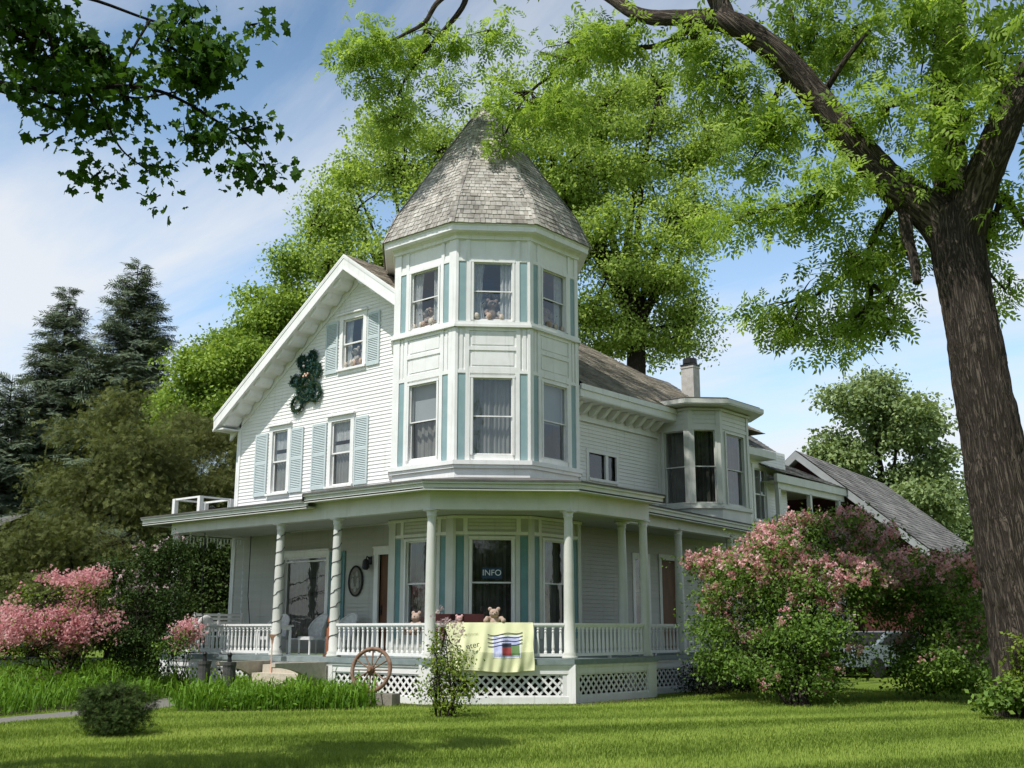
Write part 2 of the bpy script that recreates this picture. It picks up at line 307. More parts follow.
    def build(s, name, mat, parent=None, smooth=False):
        me = bpy.data.meshes.new(name); me.from_pydata(s.v, [], s.f); me.materials.append(MAT[mat])
        if any(t != .5 for t in s.t):
            a = me.attributes.new('tint', 'FLOAT', 'POINT'); a.data.foreach_set('value', np.array(s.t, dtype=np.float32))
        if s.uv:
            ul = me.uv_layers.new(name='UVMap')
            for fi, uvs in s.uv.items():
                p = me.polygons[fi]
                for li, q in zip(p.loop_indices, uvs): ul.data[li].uv = q
        if smooth: me.polygons.foreach_set('use_smooth', [True]*len(me.polygons))
        me.update()
        o = bpy.data.objects.new(name, me); COL.objects.link(o)
        if parent is not None:
            o.parent = parent; o.matrix_parent_inverse = Matrix.Translation(-ROOTLOC(parent))
        return o
def s_len(pts, i):
    return sum((pts[k+1]-pts[k]).length for k in range(i))
class Fr:
    """wall frame: s to the right along the wall, n outwards, z up"""
    def __init__(s, o, d, n): s.o = o; s.d = d; s.n = n
    def __call__(s, a, n, z): return Vector((s.o[0]+a*s.d[0]+n*s.n[0], s.o[1]+a*s.d[1]+n*s.n[1], z))
def minus(a, b, ops):                    # interval a..b without the openings
    iv = [(a, b)]
    for o0, o1 in ops:
        nw = []
        for x, y in iv:
            if o1 <= x or o0 >= y: nw.append((x, y)); continue
            if o0 > x: nw.append((x, o0))
            if o1 < y: nw.append((o1, y))
        iv = nw
    return iv
def clap(mb, F, lim, z0, z1, ops=(), board=.098):
    """clapboards as real lapped boards, cut round the openings (s0, s1, z0, z1)"""
    n = max(1, round((z1-z0)/board)); h = (z1-z0)/n
    for i in range(n):
        a = z0+i*h; b = a+h; cuts = sorted({a, b} | {z for o in ops for z in o[2:4] if a < z < b})
        for p, q in zip(cuts[:-1], cuts[1:]):
            m = (p+q)/2; l0, l1 = lim(m)
            if l1 <= l0: continue
            off = lambda z: .019-.016*(z-a)/h
            for x, y in minus(l0, l1, [(o[0], o[1]) for o in ops if o[2] < m < o[3]]):
                mb.poly([F(x, off(p), p), F(y, off(p), p), F(y, off(q), q), F(x, off(q), q)])
                if p == a: mb.poly([F(x, .003, p), F(y, .003, p), F(y, .019, p), F(x, .019, p)])
def flat(mb, F, s0, s1, z0, z1, ops=()):
    zs = sorted({z0, z1} | {z for o in ops for z in o[2:4] if z0 < z < z1})
    for p, q in zip(zs[:-1], zs[1:]):
        m = (p+q)/2
        for x, y in minus(s0, s1, [(o[0], o[1]) for o in ops if o[2] < m < o[3]]):
            mb.poly([F(x, 0, p), F(y, 0, p), F(y, 0, q), F(x, 0, q)])
def wavy(mb, F, s0, s1, n, z0, z1, amp=.02, wl=.11, gather=0.0):
    k = max(4, int((s1-s0)/.02)); zz = [z0+(z1-z0)*i/4 for i in range(5)]; ph = random.random()*6
    P = []
    for z in zz:
        g = 1-gather*math.sin(math.pi*min(1, max(0, (z-z0)/(z1-z0)))); c = s0
        P.append([F(c+(s1-s0)*i/k*g, n+amp*math.sin(ph+i*(s1-s0)/k*2*math.pi/wl)+.3*amp*math.sin(2.3*i), z) for i in range(k+1)])
    for i in range(4): mb.strip(P[i], P[i+1])
def window(F, s0, s1, z0, z1, parent, cas=.11, head=True, sill=True, curtain='sheer', mid=None, proud=.035, matn='white_trim', slim=False):
    """double-hung window in the opening s0..s1, z0..z1: casing, sash, pane, curtain"""
    mb = MB(); c = cas
    mb.fb(F, s0-c, s0+.004, -.02, proud, z0-.02, z1+.0); mb.fb(F, s1-.004, s1+c, -.02, proud, z0-.02, z1+.0)
    mb.fb(F, s0-c-.012, s1+c+.012, -.02, proud+.004, z1-.003, z1+c*1.05)
    if head:
        mb.fb(F, s0-c-.05, s1+c+.05, -.01, proud+.075, z1+c*1.05-.002, z1+c*1.05+.035); mb.fb(F, s0-c-.03, s1+c+.03, -.01, proud+.04, z1+c*1.05+.034, z1+c*1.05+.06)
    if sill: mb.fb(F, s0-c-.03, s1+c+.03, -.02, proud+.06, z0-.075, z0-.018); mb.fb(F, s0-c, s1+c, -.02, proud-.006, z0-.17, z0-.076)
    for a, b in ((s0-.03, s0+.002), (s1-.002, s1+.03)): mb.fb(F, a, b, -.16, -.018, z0-.02, z1+.01)
    mb.fb(F, s0, s1, -.16, -.018, z1-.002, z1+.02); mb.fb(F, s0, s1, -.16, -.018, z0-.03, z0+.002)
    w = mb.build('window', matn, parent)
    mid = mid or (z0+z1)/2
    r = .026 if slim else .04
    mb = MB()
    for za, zb, n0, n1 in ((mid-.02, z1-.003, -.055, -.025), (z0+.003, mid+.02, -.09, -.06)):
        mb.fb(F, s0+.003, s0+r, n0, n1, za, zb); mb.fb(F, s1-r, s1-.003, n0, n1, za, zb); mb.fb(F, s0+r, s1-r, n0+.001, n1-.001, za, za+r); mb.fb(F, s0+r, s1-r, n0+.001, n1-.001, zb-r, zb)
    mb.build('sash', matn, w)
    mb = MB()
    for za, zb, n in ((mid, z1-.02, -.04), (z0+.02, mid, -.075)): mb.poly([F(s0+.02, n, za), F(s1-.02, n, za), F(s1-.02, n, zb), F(s0+.02, n, zb)])
    mb.build('pane', 'glass', w)
    H = z1-z0; Wd = s1-s0
    if curtain == 'sheer':
        for a_, b_, n_ in ((s0, s0+Wd*.5, -.2), (s0+Wd*.5, s1, -.21)): mb = MB(); wavy(mb, F, a_, b_, n_, z0, z1, .02, .1); mb.build('curtain', 'curtain', w)
    elif curtain == 'dim':
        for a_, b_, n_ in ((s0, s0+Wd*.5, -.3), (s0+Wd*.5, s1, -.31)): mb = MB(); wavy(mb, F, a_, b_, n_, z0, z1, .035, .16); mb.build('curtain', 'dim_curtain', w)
    elif curtain == 'cafe':
        mb = MB(); wavy(mb, F, s0, s1, -.13, z1-H*.30, z1, .018, .07); mb.build('curtain', 'lace', w); mb = MB(); wavy(mb, F, s0, s1, -.13, mid-.02, mid+.24, .015, .06); mb.build('curtain', 'lace', w)
        mb = MB(); wavy(mb, F, s0, s1, -.15, z0, mid, .02, .12); mb.build('drape', 'curtain', w)
    elif curtain == 'blind':
        mb = MB(); mb.poly([F(s0, -.17, z0+H*.52), F(s1, -.17, z0+H*.52), F(s1, -.17, z1), F(s0, -.17, z1)]); mb.build('blind', 'blind', w)
        mb = MB(); wavy(mb, F, s0, s1, -.28, z0, z1, .03, .2); mb.build('curtain', 'curtain', w)
    elif curtain == 'sides':
        mb = MB(); wavy(mb, F, s0, s0+Wd*.30, -.14, z0, z1, .025, .09, .25); mb.build('curtain', 'lace', w)
        mb = MB(); wavy(mb, F, s1-Wd*.30, s1, -.14, z0, z1, .025, .09, .0); mb.build('curtain', 'lace', w)
    elif curtain == 'half':
        mb = MB(); mb.poly([F(s0, -.17, z0+H*.48), F(s1, -.17, z0+H*.48), F(s1, -.17, z1), F(s0, -.17, z1)]); mb.build('blind', 'blind', w)
    return w
def shutter(F, s0, s1, z0, z1, parent, mat, n0=.022):
    mb = MB(); r = .055
    mb.fb(F, s0, s0+r, n0, n0+.035, z0, z1); mb.fb(F, s1-r, s1, n0, n0+.035, z0, z1)
    m = z0+(z1-z0)*.52
    for a, b in ((z0, z0+.09), (m-.04, m+.04), (z1-.07, z1)): mb.fb(F, s0+r, s1-r, n0, n0+.033, a, b)
    for a, b in ((z0+.09, m-.04), (m+.04, z1-.07)):
        k = int((b-a)/.045)
        for i in range(k):
            z = a+(b-a)*(i+.5)/k
            mb.hexa([F(s0+r, n0+.026, z-.022), F(s1-r, n0+.026, z-.022), F(s1-r, n0+.006, z+.018), F(s0+r, n0+.006, z+.018), F(s0+r, n0+.032, z-.018), F(s1-r, n0+.032, z-.018), F(s1-r, n0+.012, z+.022), F(s0+r, n0+.012, z+.022)])
    mb.fb(F, s0+r, s1-r, n0-.004, n0+.003, z0+.09, z1-.07)
    return mb.build('shutter', mat, parent)
def shingles(mb, BL, BR, TR, TL, row=.15, wid=.2, lift=.018, curve=0.0, rag=.25, frac=1.0):
    """courses of lapped shingles on the quad (or triangle) BL BR TR TL, each with its own tint"""
    BL, BR, TR, TL = map(Vector, (BL, BR, TR, TL)); nrm = (BR-BL).cross(TL-BL).normalized()
    if nrm.length < .5: nrm = (BR-BL).cross(TR-BL).normalized()
    k = max(2, int(((TL+TR)/2-(BL+BR)/2).length/row))
    lerp = lambda a, b, t: a+(b-a)*t
    mb.poly([BL, BR, TR, TL] if (TR-TL).length > .02 else [BL, BR, TR], .1)
    for i in range(k):
        t0 = i/k; t1 = min(1, (i+1.25)/k); t0 = max(0, t0)
        l0, r0 = lerp(BL, TL, t0), lerp(BR, TR, t0); l1, r1 = lerp(BL, TL, t1), lerp(BR, TR, t1); wd = (r0-l0).length
        n = max(1, int(wd/wid)); off = random.random()
        cuts = [0]+sorted(min(.999, max(.001, (j+off+random.uniform(-rag, rag)*.6)/n)) for j in range(n))+[1]
        for a, b in zip(cuts[:-1], cuts[1:]):
            if (b-a)*wd < .01: continue
            g = min(.006/wd, (b-a)*.2); lf = lift*(1+random.uniform(-.3, .5)); dn = (l0-l1).normalized()*random.uniform(0, .018)
            p0, p1 = lerp(l0, r0, a+g)+nrm*lf+dn, lerp(l0, r0, b-g)+nrm*lf+dn; q1, q0 = lerp(l1, r1, b-g)+nrm*.004, lerp(l1, r1, a+g)+nrm*.004
            tn = random.gauss(.5, .2)
            mb.poly([p0, p1, q1, q0], tn if abs(tn-.5) > 1e-6 else .51); mb.poly([p0-nrm*lf*.9, p1-nrm*lf*.9, p1, p0], tn)
# ------------------------------------------------------------------ the house
house = empty('victorian_house', (-.12, 0, 0), 'white clapboard victorian house with shingled corner tower and wraparound porch', 'house')
S2 = 1.41421356; q = .70710678
V = [(-1.16, -2.13), (.92, -2.13), (2.165, -.885), (2.165, 1.0), (.92, 2.245), (-1.16, 2.245), (-2.405, 1.0), (-2.405, -.885)]
def facet(i):
    a, b = Vector(V[i]), Vector(V[(i+1) % 8]); d = (b-a); w = d.length; d /= w
    return Fr(a, d, (d.y, -d.x)), w
YG, XS = -1.3, 1.45
GW = Fr((0, YG), (1, 0), (0, -1)); SW = Fr((XS, 0), (0, 1), (1, 0))
RX, RZ, EX, EZ = -3.42, 11.38, 2.1, 7.58; SLP = (RZ-EZ)/(EX-RX)
def roofz(x): return RZ-SLP*abs(x-RX)
# gable wall
G2 = [(-6.93, -6.25, 5.26, 7.02), (-4.40, -3.62, 5.26, 6.99)]; G3 = [(-4.06, -3.24, 8.42, 9.78)]; G1 = [(-6.15, -4.42, 1.25, 3.42)]; GD = [(-2.42, -1.96, .92, 3.36)]
mb = MB()
def glim(z):
    a, b = -8.52, -1.9
    hw = (RZ-.30-z)/SLP
    return max(a, RX-hw), min(b, RX+hw)
clap(mb, GW, glim, 4.1, 11.0, G2+G3)
mb.build('gable_wall', 'siding', house)
mb = MB(); clap(mb, GW, glim, .9, 4.1, G1+GD); mb.build('porch_wall_shaded', 'porch_wall_shaded', house)
mb = MB(); LW = Fr((-8.5, 0), (0, -1), (-1, 0))          # hidden left and back walls
clap(mb, LW, lambda z: (-11, 1.3), .9, 7.6, [], .2); mb.build('left_wall', 'siding', house)
mb = MB(); mb.fb(GW, -8.56, -8.40, 0, .045, .9, 7.55); mb.box(-8.56, -8.50, -1.35, -1.2, .9, 7.55); mb.build('corner_board', 'white_trim', house)
for i, a in enumerate(G2): window(GW, *a, house, .13, curtain='cafe')
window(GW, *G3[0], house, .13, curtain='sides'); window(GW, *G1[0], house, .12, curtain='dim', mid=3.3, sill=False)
for a, b, z0, z1, m in ((-7.68, -7.12, 5.2, 7.0, 'pale_teal'), (-6.08, -5.55, 5.2, 7.0, 'pale_teal'), (-5.16, -4.57, 5.2, 7.0, 'pale_teal'), (-3.44, -2.92, 5.2, 7.0, 'pale_teal'), (-4.74, -4.24, 8.34, 9.80, 'pale_teal'), (-3.06, -2.58, 8.34, 9.80, 'pale_teal'), (-4.24, -3.66, 1.15, 3.5, 'teal_deep')):
    shutter(GW, a, b, z0, z1, house, m)
mb = MB(); mb.fb(GW, -2.56, -2.41, -.02, .04, .92, 3.36); mb.fb(GW, -2.58, -1.9, -.02, .05, 3.355, 3.52); mb.fb(GW, -2.60, -1.9, .0, .07, 3.52, 3.56); d = mb.build('front_door', 'white_trim', house)
mb = MB(); mb.fb(GW, -2.42, -1.9, -.12, -.07, .92, 3.36); mb.fb(GW, -2.33, -1.98, -.07, -.058, 2.2, 3.2); mb.fb(GW, -2.33, -1.98, -.07, -.058, 1.1, 2.0); d2 = mb.build('door_leaf', 'brown_wood', d)
mb = MB(); mb.ball(GW(-2.35, -.04, 1.95), .035); mb.fb(GW, -2.375, -2.325, -.058, -.05, 1.85, 2.1); mb.build('handle', 'dark_metal', d)
# side wall (main block), rear wing, back walls
S2W = [(2.38, 3.62, 5.36, 6.02)]; SD1 = [(5.70, 6.62, .92, 3.4), (4.4, 5.0, 1.6, 3.4)]; SR = [(11.35, 12.15, 4.95, 6.6)]
mb = MB(); clap(mb, SW, lambda z: (1.0, 13.6 if z < 7.35 else 7.0), 4.1, 7.5, S2W+SR); mb.build('side_wall', 'siding', house)
mb = MB(); clap(mb, SW, lambda z: (1.0, 13.6), .9, 4.1, SD1); mb.build('porch_side_wall', 'porch_wall_shaded', house)
def openwin(F, s0, s1, z0, z1, split):
    m = MB(); c = .1
    m.fb(F, s0-c, s0, -.02, .035, z0-.1, z1+c); m.fb(F, s1, s1+c, -.02, .035, z0-.1, z1+c); m.fb(F, s0, s1, -.02, .033, z1, z1+c); m.fb(F, s0-.02, s1+.02, -.02, .06, z0-.07, z0); m.fb(F, split-.06, split+.06, -.04, .02, z0, z1)
    w = m.build('window', 'white_trim', house)
    m = MB(); m.poly([F(s0, -.05, z0), F(s1, -.05, z0), F(s1, -.05, z1), F(s0, -.05, z1)]); m.build('pane', 'glass', w)
openwin(SW, *S2W[0], 3.2)
window(SW, *SR[0], house, .12, curtain='half', head=False); window(SW, *SD1[1], house, .12, curtain='dim', head=False)
mb = MB(); a = SD1[0]; mb.fb(SW, a[0]-.13, a[0], -.02, .04, .92, 3.4); mb.fb(SW, a[1], a[1]+.13, -.02, .04, .92, 3.4); mb.fb(SW, a[0]-.15, a[1]+.15, -.02, .05, 3.4, 3.55); d = mb.build('side_door', 'porch_white', house)
mb = MB(); mb.fb(SW, a[0], a[1], -.12, -.07, .92, 3.4); mb.build('door_leaf', 'brown_wood', d)
mb = MB(); mb.poly([(-8.5, 11, .9), (-8.5, 11, 7.6), (XS, 11, 7.6), (XS, 11, .9)]); mb.poly([(-8.4, -1.2, 4.25), (1.4, -1.2, 4.25), (1.4, 11, 4.25), (-8.4, 11, 4.25)]); mb.poly([(-8.4, -1.25, 7.7), (1.4, -1.25, 7.7), (1.4, 11, 7.7), (-8.4, 11, 7.7)])
for y in (2.6,): mb.poly([(-8.4, y, .9), (1.4, y, .9), (1.4, y, roofz(1.4)-.1), (RX, y, RZ-.1), (-8.4, y, roofz(-8.4)-.1)])
mb.poly([(-2.6, 1.6, .9), (-2.6, -1.28, .9), (-2.6, -1.28, 10.6), (-2.6, 1.6, 10.6)])
mb.build('inner_wall', 'interior', house)
# main roof: right slope with hip, left slope, back hip
mb = MB(); yf = -1.93; yb = 11.0; rb = 5.5; up = .0
P = lambda x, y: (x, y, roofz(x)+up)
shingles(mb, P(-1.45, yf), P(-1.45, 2.3), P(RX, 2.3), P(RX, yf))
shingles(mb, P(EX, 2.3), P(EX, yb), (RX, rb, RZ), P(RX, 2.3))
shingles(mb, P(EX, 1.3), P(EX, 2.3), P(1.05, 2.3), P(1.05, 2.0)); mb.poly([P(-1.85, 2.3), P(1.05, 2.3), P(-1.6, 2.25), P(-1.85, 2.2)])
mb.poly([(EX, yb, EZ), (-8.94, yb, EZ), (RX, rb, RZ)]); mb.poly([(-8.94, yb, EZ), (-8.94, yf, EZ), (RX, yf, RZ), (RX, rb, RZ)])
mb.build('main_roof', 'shingle_tan', house)
# gable trim: roof edge, fascia, moulding, soffit, brackets
mb = MB(); al = math.atan(SLP)
for sg, xe in ((-1, -8.94), (1, -1.25)):
    pt = lambda x, y, dn: Vector((x, y, roofz(x)-dn))
    for x0, x1 in ((RX, xe),):
        A = lambda y0, y1, d0, d1: mb.hexa([pt(x0, y0, d1), pt(x1, y0, d1), pt(x1, y1, d1), pt(x0, y1, d1), pt(x0, y0, d0), pt(x1, y0, d0), pt(x1, y1, d0), pt(x0, y1, d0)])
        A(-1.96, -1.32, -.005, .05)         # deck edge
        A(-1.94, -1.90, .05, .36)           # fascia
        A(-1.965, -1.905, .36, .42)         # light moulding
        A(-1.955, -1.90, .05, .10)
        A(-1.905, -1.285, .372, .40)        # soffit
        A(-1.345, -1.28, .40, .62)          # frieze
mb.build('gable_trim', 'white_trim', house)
t = -8.5
while t < -2.0:
    mb = MB()
    if abs(t-RX) > .15:
        zz = roofz(t)-.40
        for k in range(7):                     # rounded brackets set under the soffit
            a0, a1 = math.pi*k/7, math.pi*(k+1)/7
        b = [(math.cos(math.pi*(j)/6)*.15, -math.sin(math.pi*j/6)*.13) for j in range(7)]
        sgn = -1 if t < RX else 1; sl = -SLP*sgn
        for y0, y1 in ((-1.84, -1.36),):
            f0 = [Vector((t+dx_, y0, zz+dx_*sl*1.0+dz_)) for dx_, dz_ in b]; f1 = [Vector((p.x, y1, p.z)) for p in f0]
            mb.poly(f0); mb.strip(f0, f1)
        mb.build('gable_bracket', 'white_trim', house)
    t += .47
mb = MB()                                      # left eave return
mb.box(-8.98, -8.50, -1.9, 11, 7.20, 7.24); mb.box(-9.0, -8.94, -1.9, 11, 7.2, 7.55); mb.build('left_eave', 'white_trim', house)
# right side cornice with brackets
mb = MB(); y0, y1 = 1.0, 6.2
mb.box(XS-.02, 2.10, y0+.3, y1, 7.22, 7.26); mb.box(2.06, 2.12, y0+.2, y1, 7.24, 7.52); mb.box(2.10, 2.16, y0+.2, y1, 7.42, 7.56); mb.box(XS, XS+.04, y0+.3, y1, 6.82, 7.22); mb.box(XS+.04, XS+.08, y0+.3, y1, 6.80, 6.86)
mb.build('side_cornice', 'white_trim', house)
y = 1.6
while y < 5.6:
    mb = MB(); b = [(XS+.05+.40*(1-k/8), 7.21-.26*math.sin(math.pi/2*(k/8))**1.3) for k in range(9)]
    f0 = [Vector((x, y-.07, z)) for x, z in b]+[Vector((XS+.05, y-.07, 7.21))]; f1 = [Vector((p.x, p.y+.14, p.z)) for p in f0]
    mb.poly(f0); mb.poly(list(reversed(f1))); mb.strip(f0+[f0[0]], f1+[f1[0]]); y += .42; mb.build('cornice_bracket', 'white_trim', house)
# ---- tower
mb = MB(); ops = {}
for i in range(8):
    F, w = facet(i); c = w/2; o = []
    if i in (0, 1, 2): o = [(c-.49, c+.49, 1.55, 3.55), (c-.49, c+.49, 5.47, 7.32), (c-.49, c+.49, 8.72, 10.18)]
    ops[i] = o; flat(mb, F, 0, w, 4.06, 10.95, o[1:])
for z in (.93, 4.3, 8.25, 10.85): mb.poly([(x*.985, y*.985, z) for x, y in V])
mb.build('tower_wall', 'white_trim', house)
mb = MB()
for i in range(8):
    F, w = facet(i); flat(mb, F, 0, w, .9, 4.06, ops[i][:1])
mb.build('tower_base', 'porch_wall_shaded', house)
mb = MB()
for i in (7, 0, 1, 2, 3):
    lowb = MB()  # lower trim kept apart: its darker white paints in the porch shade
    F, w = facet(i); c = w/2; e = .0145; cb = max(.05, c-.83)
    for z0, z1 in ((.92, 4.0), (5.34, 8.54), (8.68, 10.80)):
        (lowb if z1 < 4.2 else mb).fb(F, -e, cb, 0, .035, z0, z1); (lowb if z1 < 4.2 else mb).fb(F, w-cb, w+e, 0, .035, z0, z1)
    for z0, z1, pr in ((8.54, 8.60, .10), (8.60, 8.68, .06), (5.24, 5.34, .10), (5.16, 5.24, .06), (4.84, 4.90, .08), (4.0, 4.06, .06)):
        g = pr*.4142; mb.fb(F, -g, w+g, 0, pr, z0, z1)
    mb.fb(F, -.02, w+.02, 0, .045, 4.4, 4.84)
    if i in (0, 1, 2):
        for z0, z1 in ((10.19, 10.27), (7.42, 7.50), (3.63, 3.70)): mb.fb(F, cb, w-cb, .0, .03, z0, z1)
        if True:
            for s in (c-.66, c+.56, ):
                mb.fb(F, s, s+.10, 0, .03, 7.5, 8.54); mb.fb(F, s, s+.1, 0, .03, 10.27, 10.8); mb.fb(F, s, s+.1, 0, .03, 3.7, 4.0)
            for z0, z1 in ((7.5, 7.57), (7.98, 8.07), (8.46, 8.54)): mb.fb(F, c-.56, c+.56, 0, .028, z0, z1)
            mb.fb(F, c-.50, c+.50, 0, .014, 7.62, 7.93); mb.fb(F, c-.50, c+.50, 0, .014, 8.12, 8.41)
            for s in (cb+.04, w-cb-.115): mb.fb(F, s, s+.075, 0, .022, 7.5, 8.5)
            for z in (3.76, 3.84, 3.92): lowb.fb(F, c-.55, c+.55, 0, .012+.003*(z > 3.8), z, z+.06)
        for z0, z1 in ((1.3, 3.63), (5.34, 7.42), (8.68, 10.19)):
            for s in (c-.64, c+.535): (lowb if z1 < 4.2 else mb).fb(F, s, s+.105, 0, .032, z0, z1)
    else:
        for z0, z1 in ((7.5, 7.58), (8.46, 8.54)): mb.fb(F, cb, w-cb, 0, .03, z0, z1)
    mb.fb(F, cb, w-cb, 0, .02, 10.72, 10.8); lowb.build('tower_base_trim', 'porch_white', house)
mb.build('tower_trim', 'white_trim', house)
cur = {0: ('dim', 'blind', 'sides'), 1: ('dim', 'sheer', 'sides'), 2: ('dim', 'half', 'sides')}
for i in (0, 1, 2):
    F, w = facet(i); c = w/2
    for k, (z0, z1) in enumerate(((1.3, 3.60), (5.36, 7.40), (8.70, 10.17))):
        a0, a1 = max(.05, c-.83)+.012, c-.65
        for s0, s1 in ((a0, a1), (w-a1, w-a0)):
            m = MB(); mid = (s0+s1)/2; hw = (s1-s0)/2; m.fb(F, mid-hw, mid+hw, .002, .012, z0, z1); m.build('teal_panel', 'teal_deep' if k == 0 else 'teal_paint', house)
    for k, o in enumerate(ops[i]):
        window(F, o[0]+.02, o[1]-.02, o[2]+.02, o[3]-.01, house, .05, head=False, sill=False, curtain=cur[i][k], proud=.042, slim=True)
# tower cornice and roof
def off(d):
    r = []
    for i in range(8):
        F0, _ = facet(i-1); F1, _ = facet(i); n0, n1 = Vector(F0.n), Vector(F1.n); b = (n0+n1); b = b/(b.length_squared/2)
        r.append((V[i][0]+b.x*d, V[i][1]+b.y*d))
    return r
def ring(mb, prof):
    loops = [[(x, y, z) for x, y in off(d)] for d, z in prof]
    for A, B in zip(loops[:-1], loops[1:]): mb.strip(A+[A[0]], B+[B[0]])
mb = MB(); ring(mb, [(.0, 10.74), (.07, 10.74), (.07, 10.82), (.12, 10.88), (.27, 10.90), (.27, 10.88), (.30, 10.88), (.30, 11.0), (.33, 11.02), (.33, 11.06), (.1, 11.08)])
mb.build('tower_cornice', 'white_trim', house)
mb = MB(); AP = Vector((-.16, .06, 15.42)); lo = [Vector((x, y, 11.05)) for x, y in off(.36)]; md = [Vector((x, y, 11.85)) for x, y in off(.03)]
hi = [Vector((AP.x+(p.x-AP.x)*.075, AP.y+(p.y-AP.y)*.075, 15.28)) for p in md]
for i in range(8):
    j = (i+1) % 8
    shingles(mb, lo[i], lo[j], md[j], md[i], .13, .125, .018, rag=.4); shingles(mb, md[i], md[j], hi[j], hi[i], .13, .125, .018, rag=.45)
mb.poly([p+Vector((0, 0, .02)) for p in hi], .8)
mb.build('tower_roof', 'slate', house)
mb = MB()
for i in range(8):
    for a, b in ((lo[i], md[i]), (md[i], hi[i])):
        n = int((b-a).length/.17)
        for k in range(n):
            p = a.lerp(b, k/n); p2 = a.lerp(b, (k+1.2)/n); o_ = (p-Vector((AP.x, AP.y, p.z))).normalized()*.03
            t_ = Vector((-o_.y, o_.x, 0)).normalized()*.075
            mb.poly([p+o_-t_-o_*.6, p+o_, p2+o_*.5, p2+o_*.2-t_], random.random()); mb.poly([p+o_, p+o_+t_-o_*.6, p2+o_*.2+t_, p2+o_*.5], random.random())
mb.build('roof_hip', 'slate', house)
mb = MB(); mb.lathe(AP-Vector((0, 0, .16)), [(.20, 0), (.17, .06), (.10, .12), (.02, .16)], 8); mb.build('tower_cap', 'stone_grey', house)
# ---- bay window on the side
B0, B1, B2, B3, B4, B5 = (XS, 5.7), (2.49, 5.7), (3.11, 6.32), (3.11, 7.94), (2.49, 8.56), (XS, 8.56)
bayp = [B0, B1, B2, B3, B4, B5]
def fr2(a, b):
    a, b = Vector(a), Vector(b); d = b-a; w = d.length; d /= w
    return Fr(a, d, (d.y, -d.x)), w
mb = MB(); tb = MB(); wins = []
for k in range(5):
    F, w = fr2(bayp[k], bayp[k+1]); o = []
    if k == 0: o = [(w-.80, w-.14, 4.92, 6.95)]
    if k == 1: o = [(w/2-.30, w/2+.30, 4.92, 6.95)]
    if k == 2: o = [(.30, 1.30, 4.92, 6.90)]
    flat(mb, F, 0, w, 4.3, 7.62, o); 
    for a in o: wins.append((F, a))
    tb.fb(F, -.01, .11, 0, .03, 4.9, 7.5); tb.fb(F, w-.11, w+.01, 0, .03, 4.9, 7.5); tb.fb(F, -.03, w+.03, 0, .07, 4.76, 4.83); tb.fb(F, 0, w, 0, .025, 7.0, 7.10)
    for z in (7.14, 7.26, 7.38): tb.fb(F, .11, w-.11, 0, .014, z, z+.1)
    tb.fb(F, -.03, w+.03, 0, .08, 7.5, 7.56)
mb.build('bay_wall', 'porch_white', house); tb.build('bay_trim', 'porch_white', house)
for (F, a), cu in zip(wins, ('dim', 'dim', 'dim')): window(F, *a, house, .045, head=False, sill=False, curtain=cu, proud=.04, matn='porch_white', slim=True)
def bayoff(d): return [(XS, 5.7-d), (2.49+.4142*d, 5.7-d), (3.11+d, 6.32-.4142*d), (3.11+d, 7.94+.4142*d), (2.49+.4142*d, 8.56+d), (XS, 8.56+d)]
mb = MB(); mb.ribbon(bayoff(0), bayoff(.44), 7.60, 7.64); mb.ribbon(bayoff(.41), bayoff(.46), 7.63, 7.75); mb.build('bay_eave', 'porch_white', house)
mb = MB(); ou = [Vector((*p, 7.81)) for p in bayoff(.36)]; ii = [Vector((1.3, y, 8.05)) for y in (6.4, 6.7, 7.0, 7.3, 7.6, 7.9)]
mb.strip(ou, ii); mb.strip([p-Vector((0, 0, .05)) for p in ou], ou); mb.poly([ou[0], ii[0], (-.5, 6.4, 8.4), (-.5, 5.2, 8.0)]); mb.build('bay_roof', 'shingle_grey', house)
# ---- chimney
mb = MB(); cx, cy = -.09, 10.24; mb.box(cx-.23, cx+.23, cy-.2, cy+.2, 7.5, 9.98); mb.box(cx-.25, cx+.25, cy-.22, cy+.22, 9.9, 9.95); ch = mb.build('chimney', 'chimney_paint', house)
mb = MB(); mb.box(cx-.25, cx+.25, cy-.22, cy+.22, 9.98, 10.03); mb.lathe((cx, cy, 10.03), [(.20, 0), (.24, .03), (.23, .2), (.15, .22)], 12); mb.build('chimney_cap', 'dark_metal', ch)
# ---- rear wing: roof, lower sleeping porch with posts and railing
mb = MB(); e = 2.0; z = 7.12; ye = 11.9
shingles(mb, (e, 7.0, z), (e, ye, z), (-2.0, ye, z+2.9), (-2.0, 7.0, z+2.9)); mb.poly([(-6, 7, z), (-2, 7, z+2.9), (-2, ye, z+2.9), (-6, ye, z)]); mb.build('wing_roof', 'shingle_grey', house)
mb = MB(); mb.box(e-.06, e, 8.9, ye, z-.26, z-.03); mb.box(XS, e-.06, 8.9, ye, z-.26, z-.22); mb.poly([(XS, ye-.1, 4), (-5.4, ye-.1, 4), (-5.4, ye-.1, z), (-2, ye-.1, z+2.7), (XS, ye-.1, z)]); mb.build('wing_eave', 'porch_white', house)
mb = MB(); shingles(mb, (2.0, 11.7, 6.52), (2.0, 17.3, 6.42), (-2.4, 17.3, 8.5), (-2.4, 11.7, 8.6)); mb.build('rear_porch_roof', 'shingle_grey', house)
mb = MB(); mb.box(1.86, 1.97, 11.95, 17.3, 6.18, 6.44); mb.box(1.72, 1.86, 12.2, 17.3, 5.98, 6.22); mb.poly([(1.9, 11.8, 6.2), (1.9, 17.3, 6.2), (-.5, 17.3, 6.2), (-.5, 11.8, 6.2)]); mb.build('rear_porch_beam', 'porch_white', house)
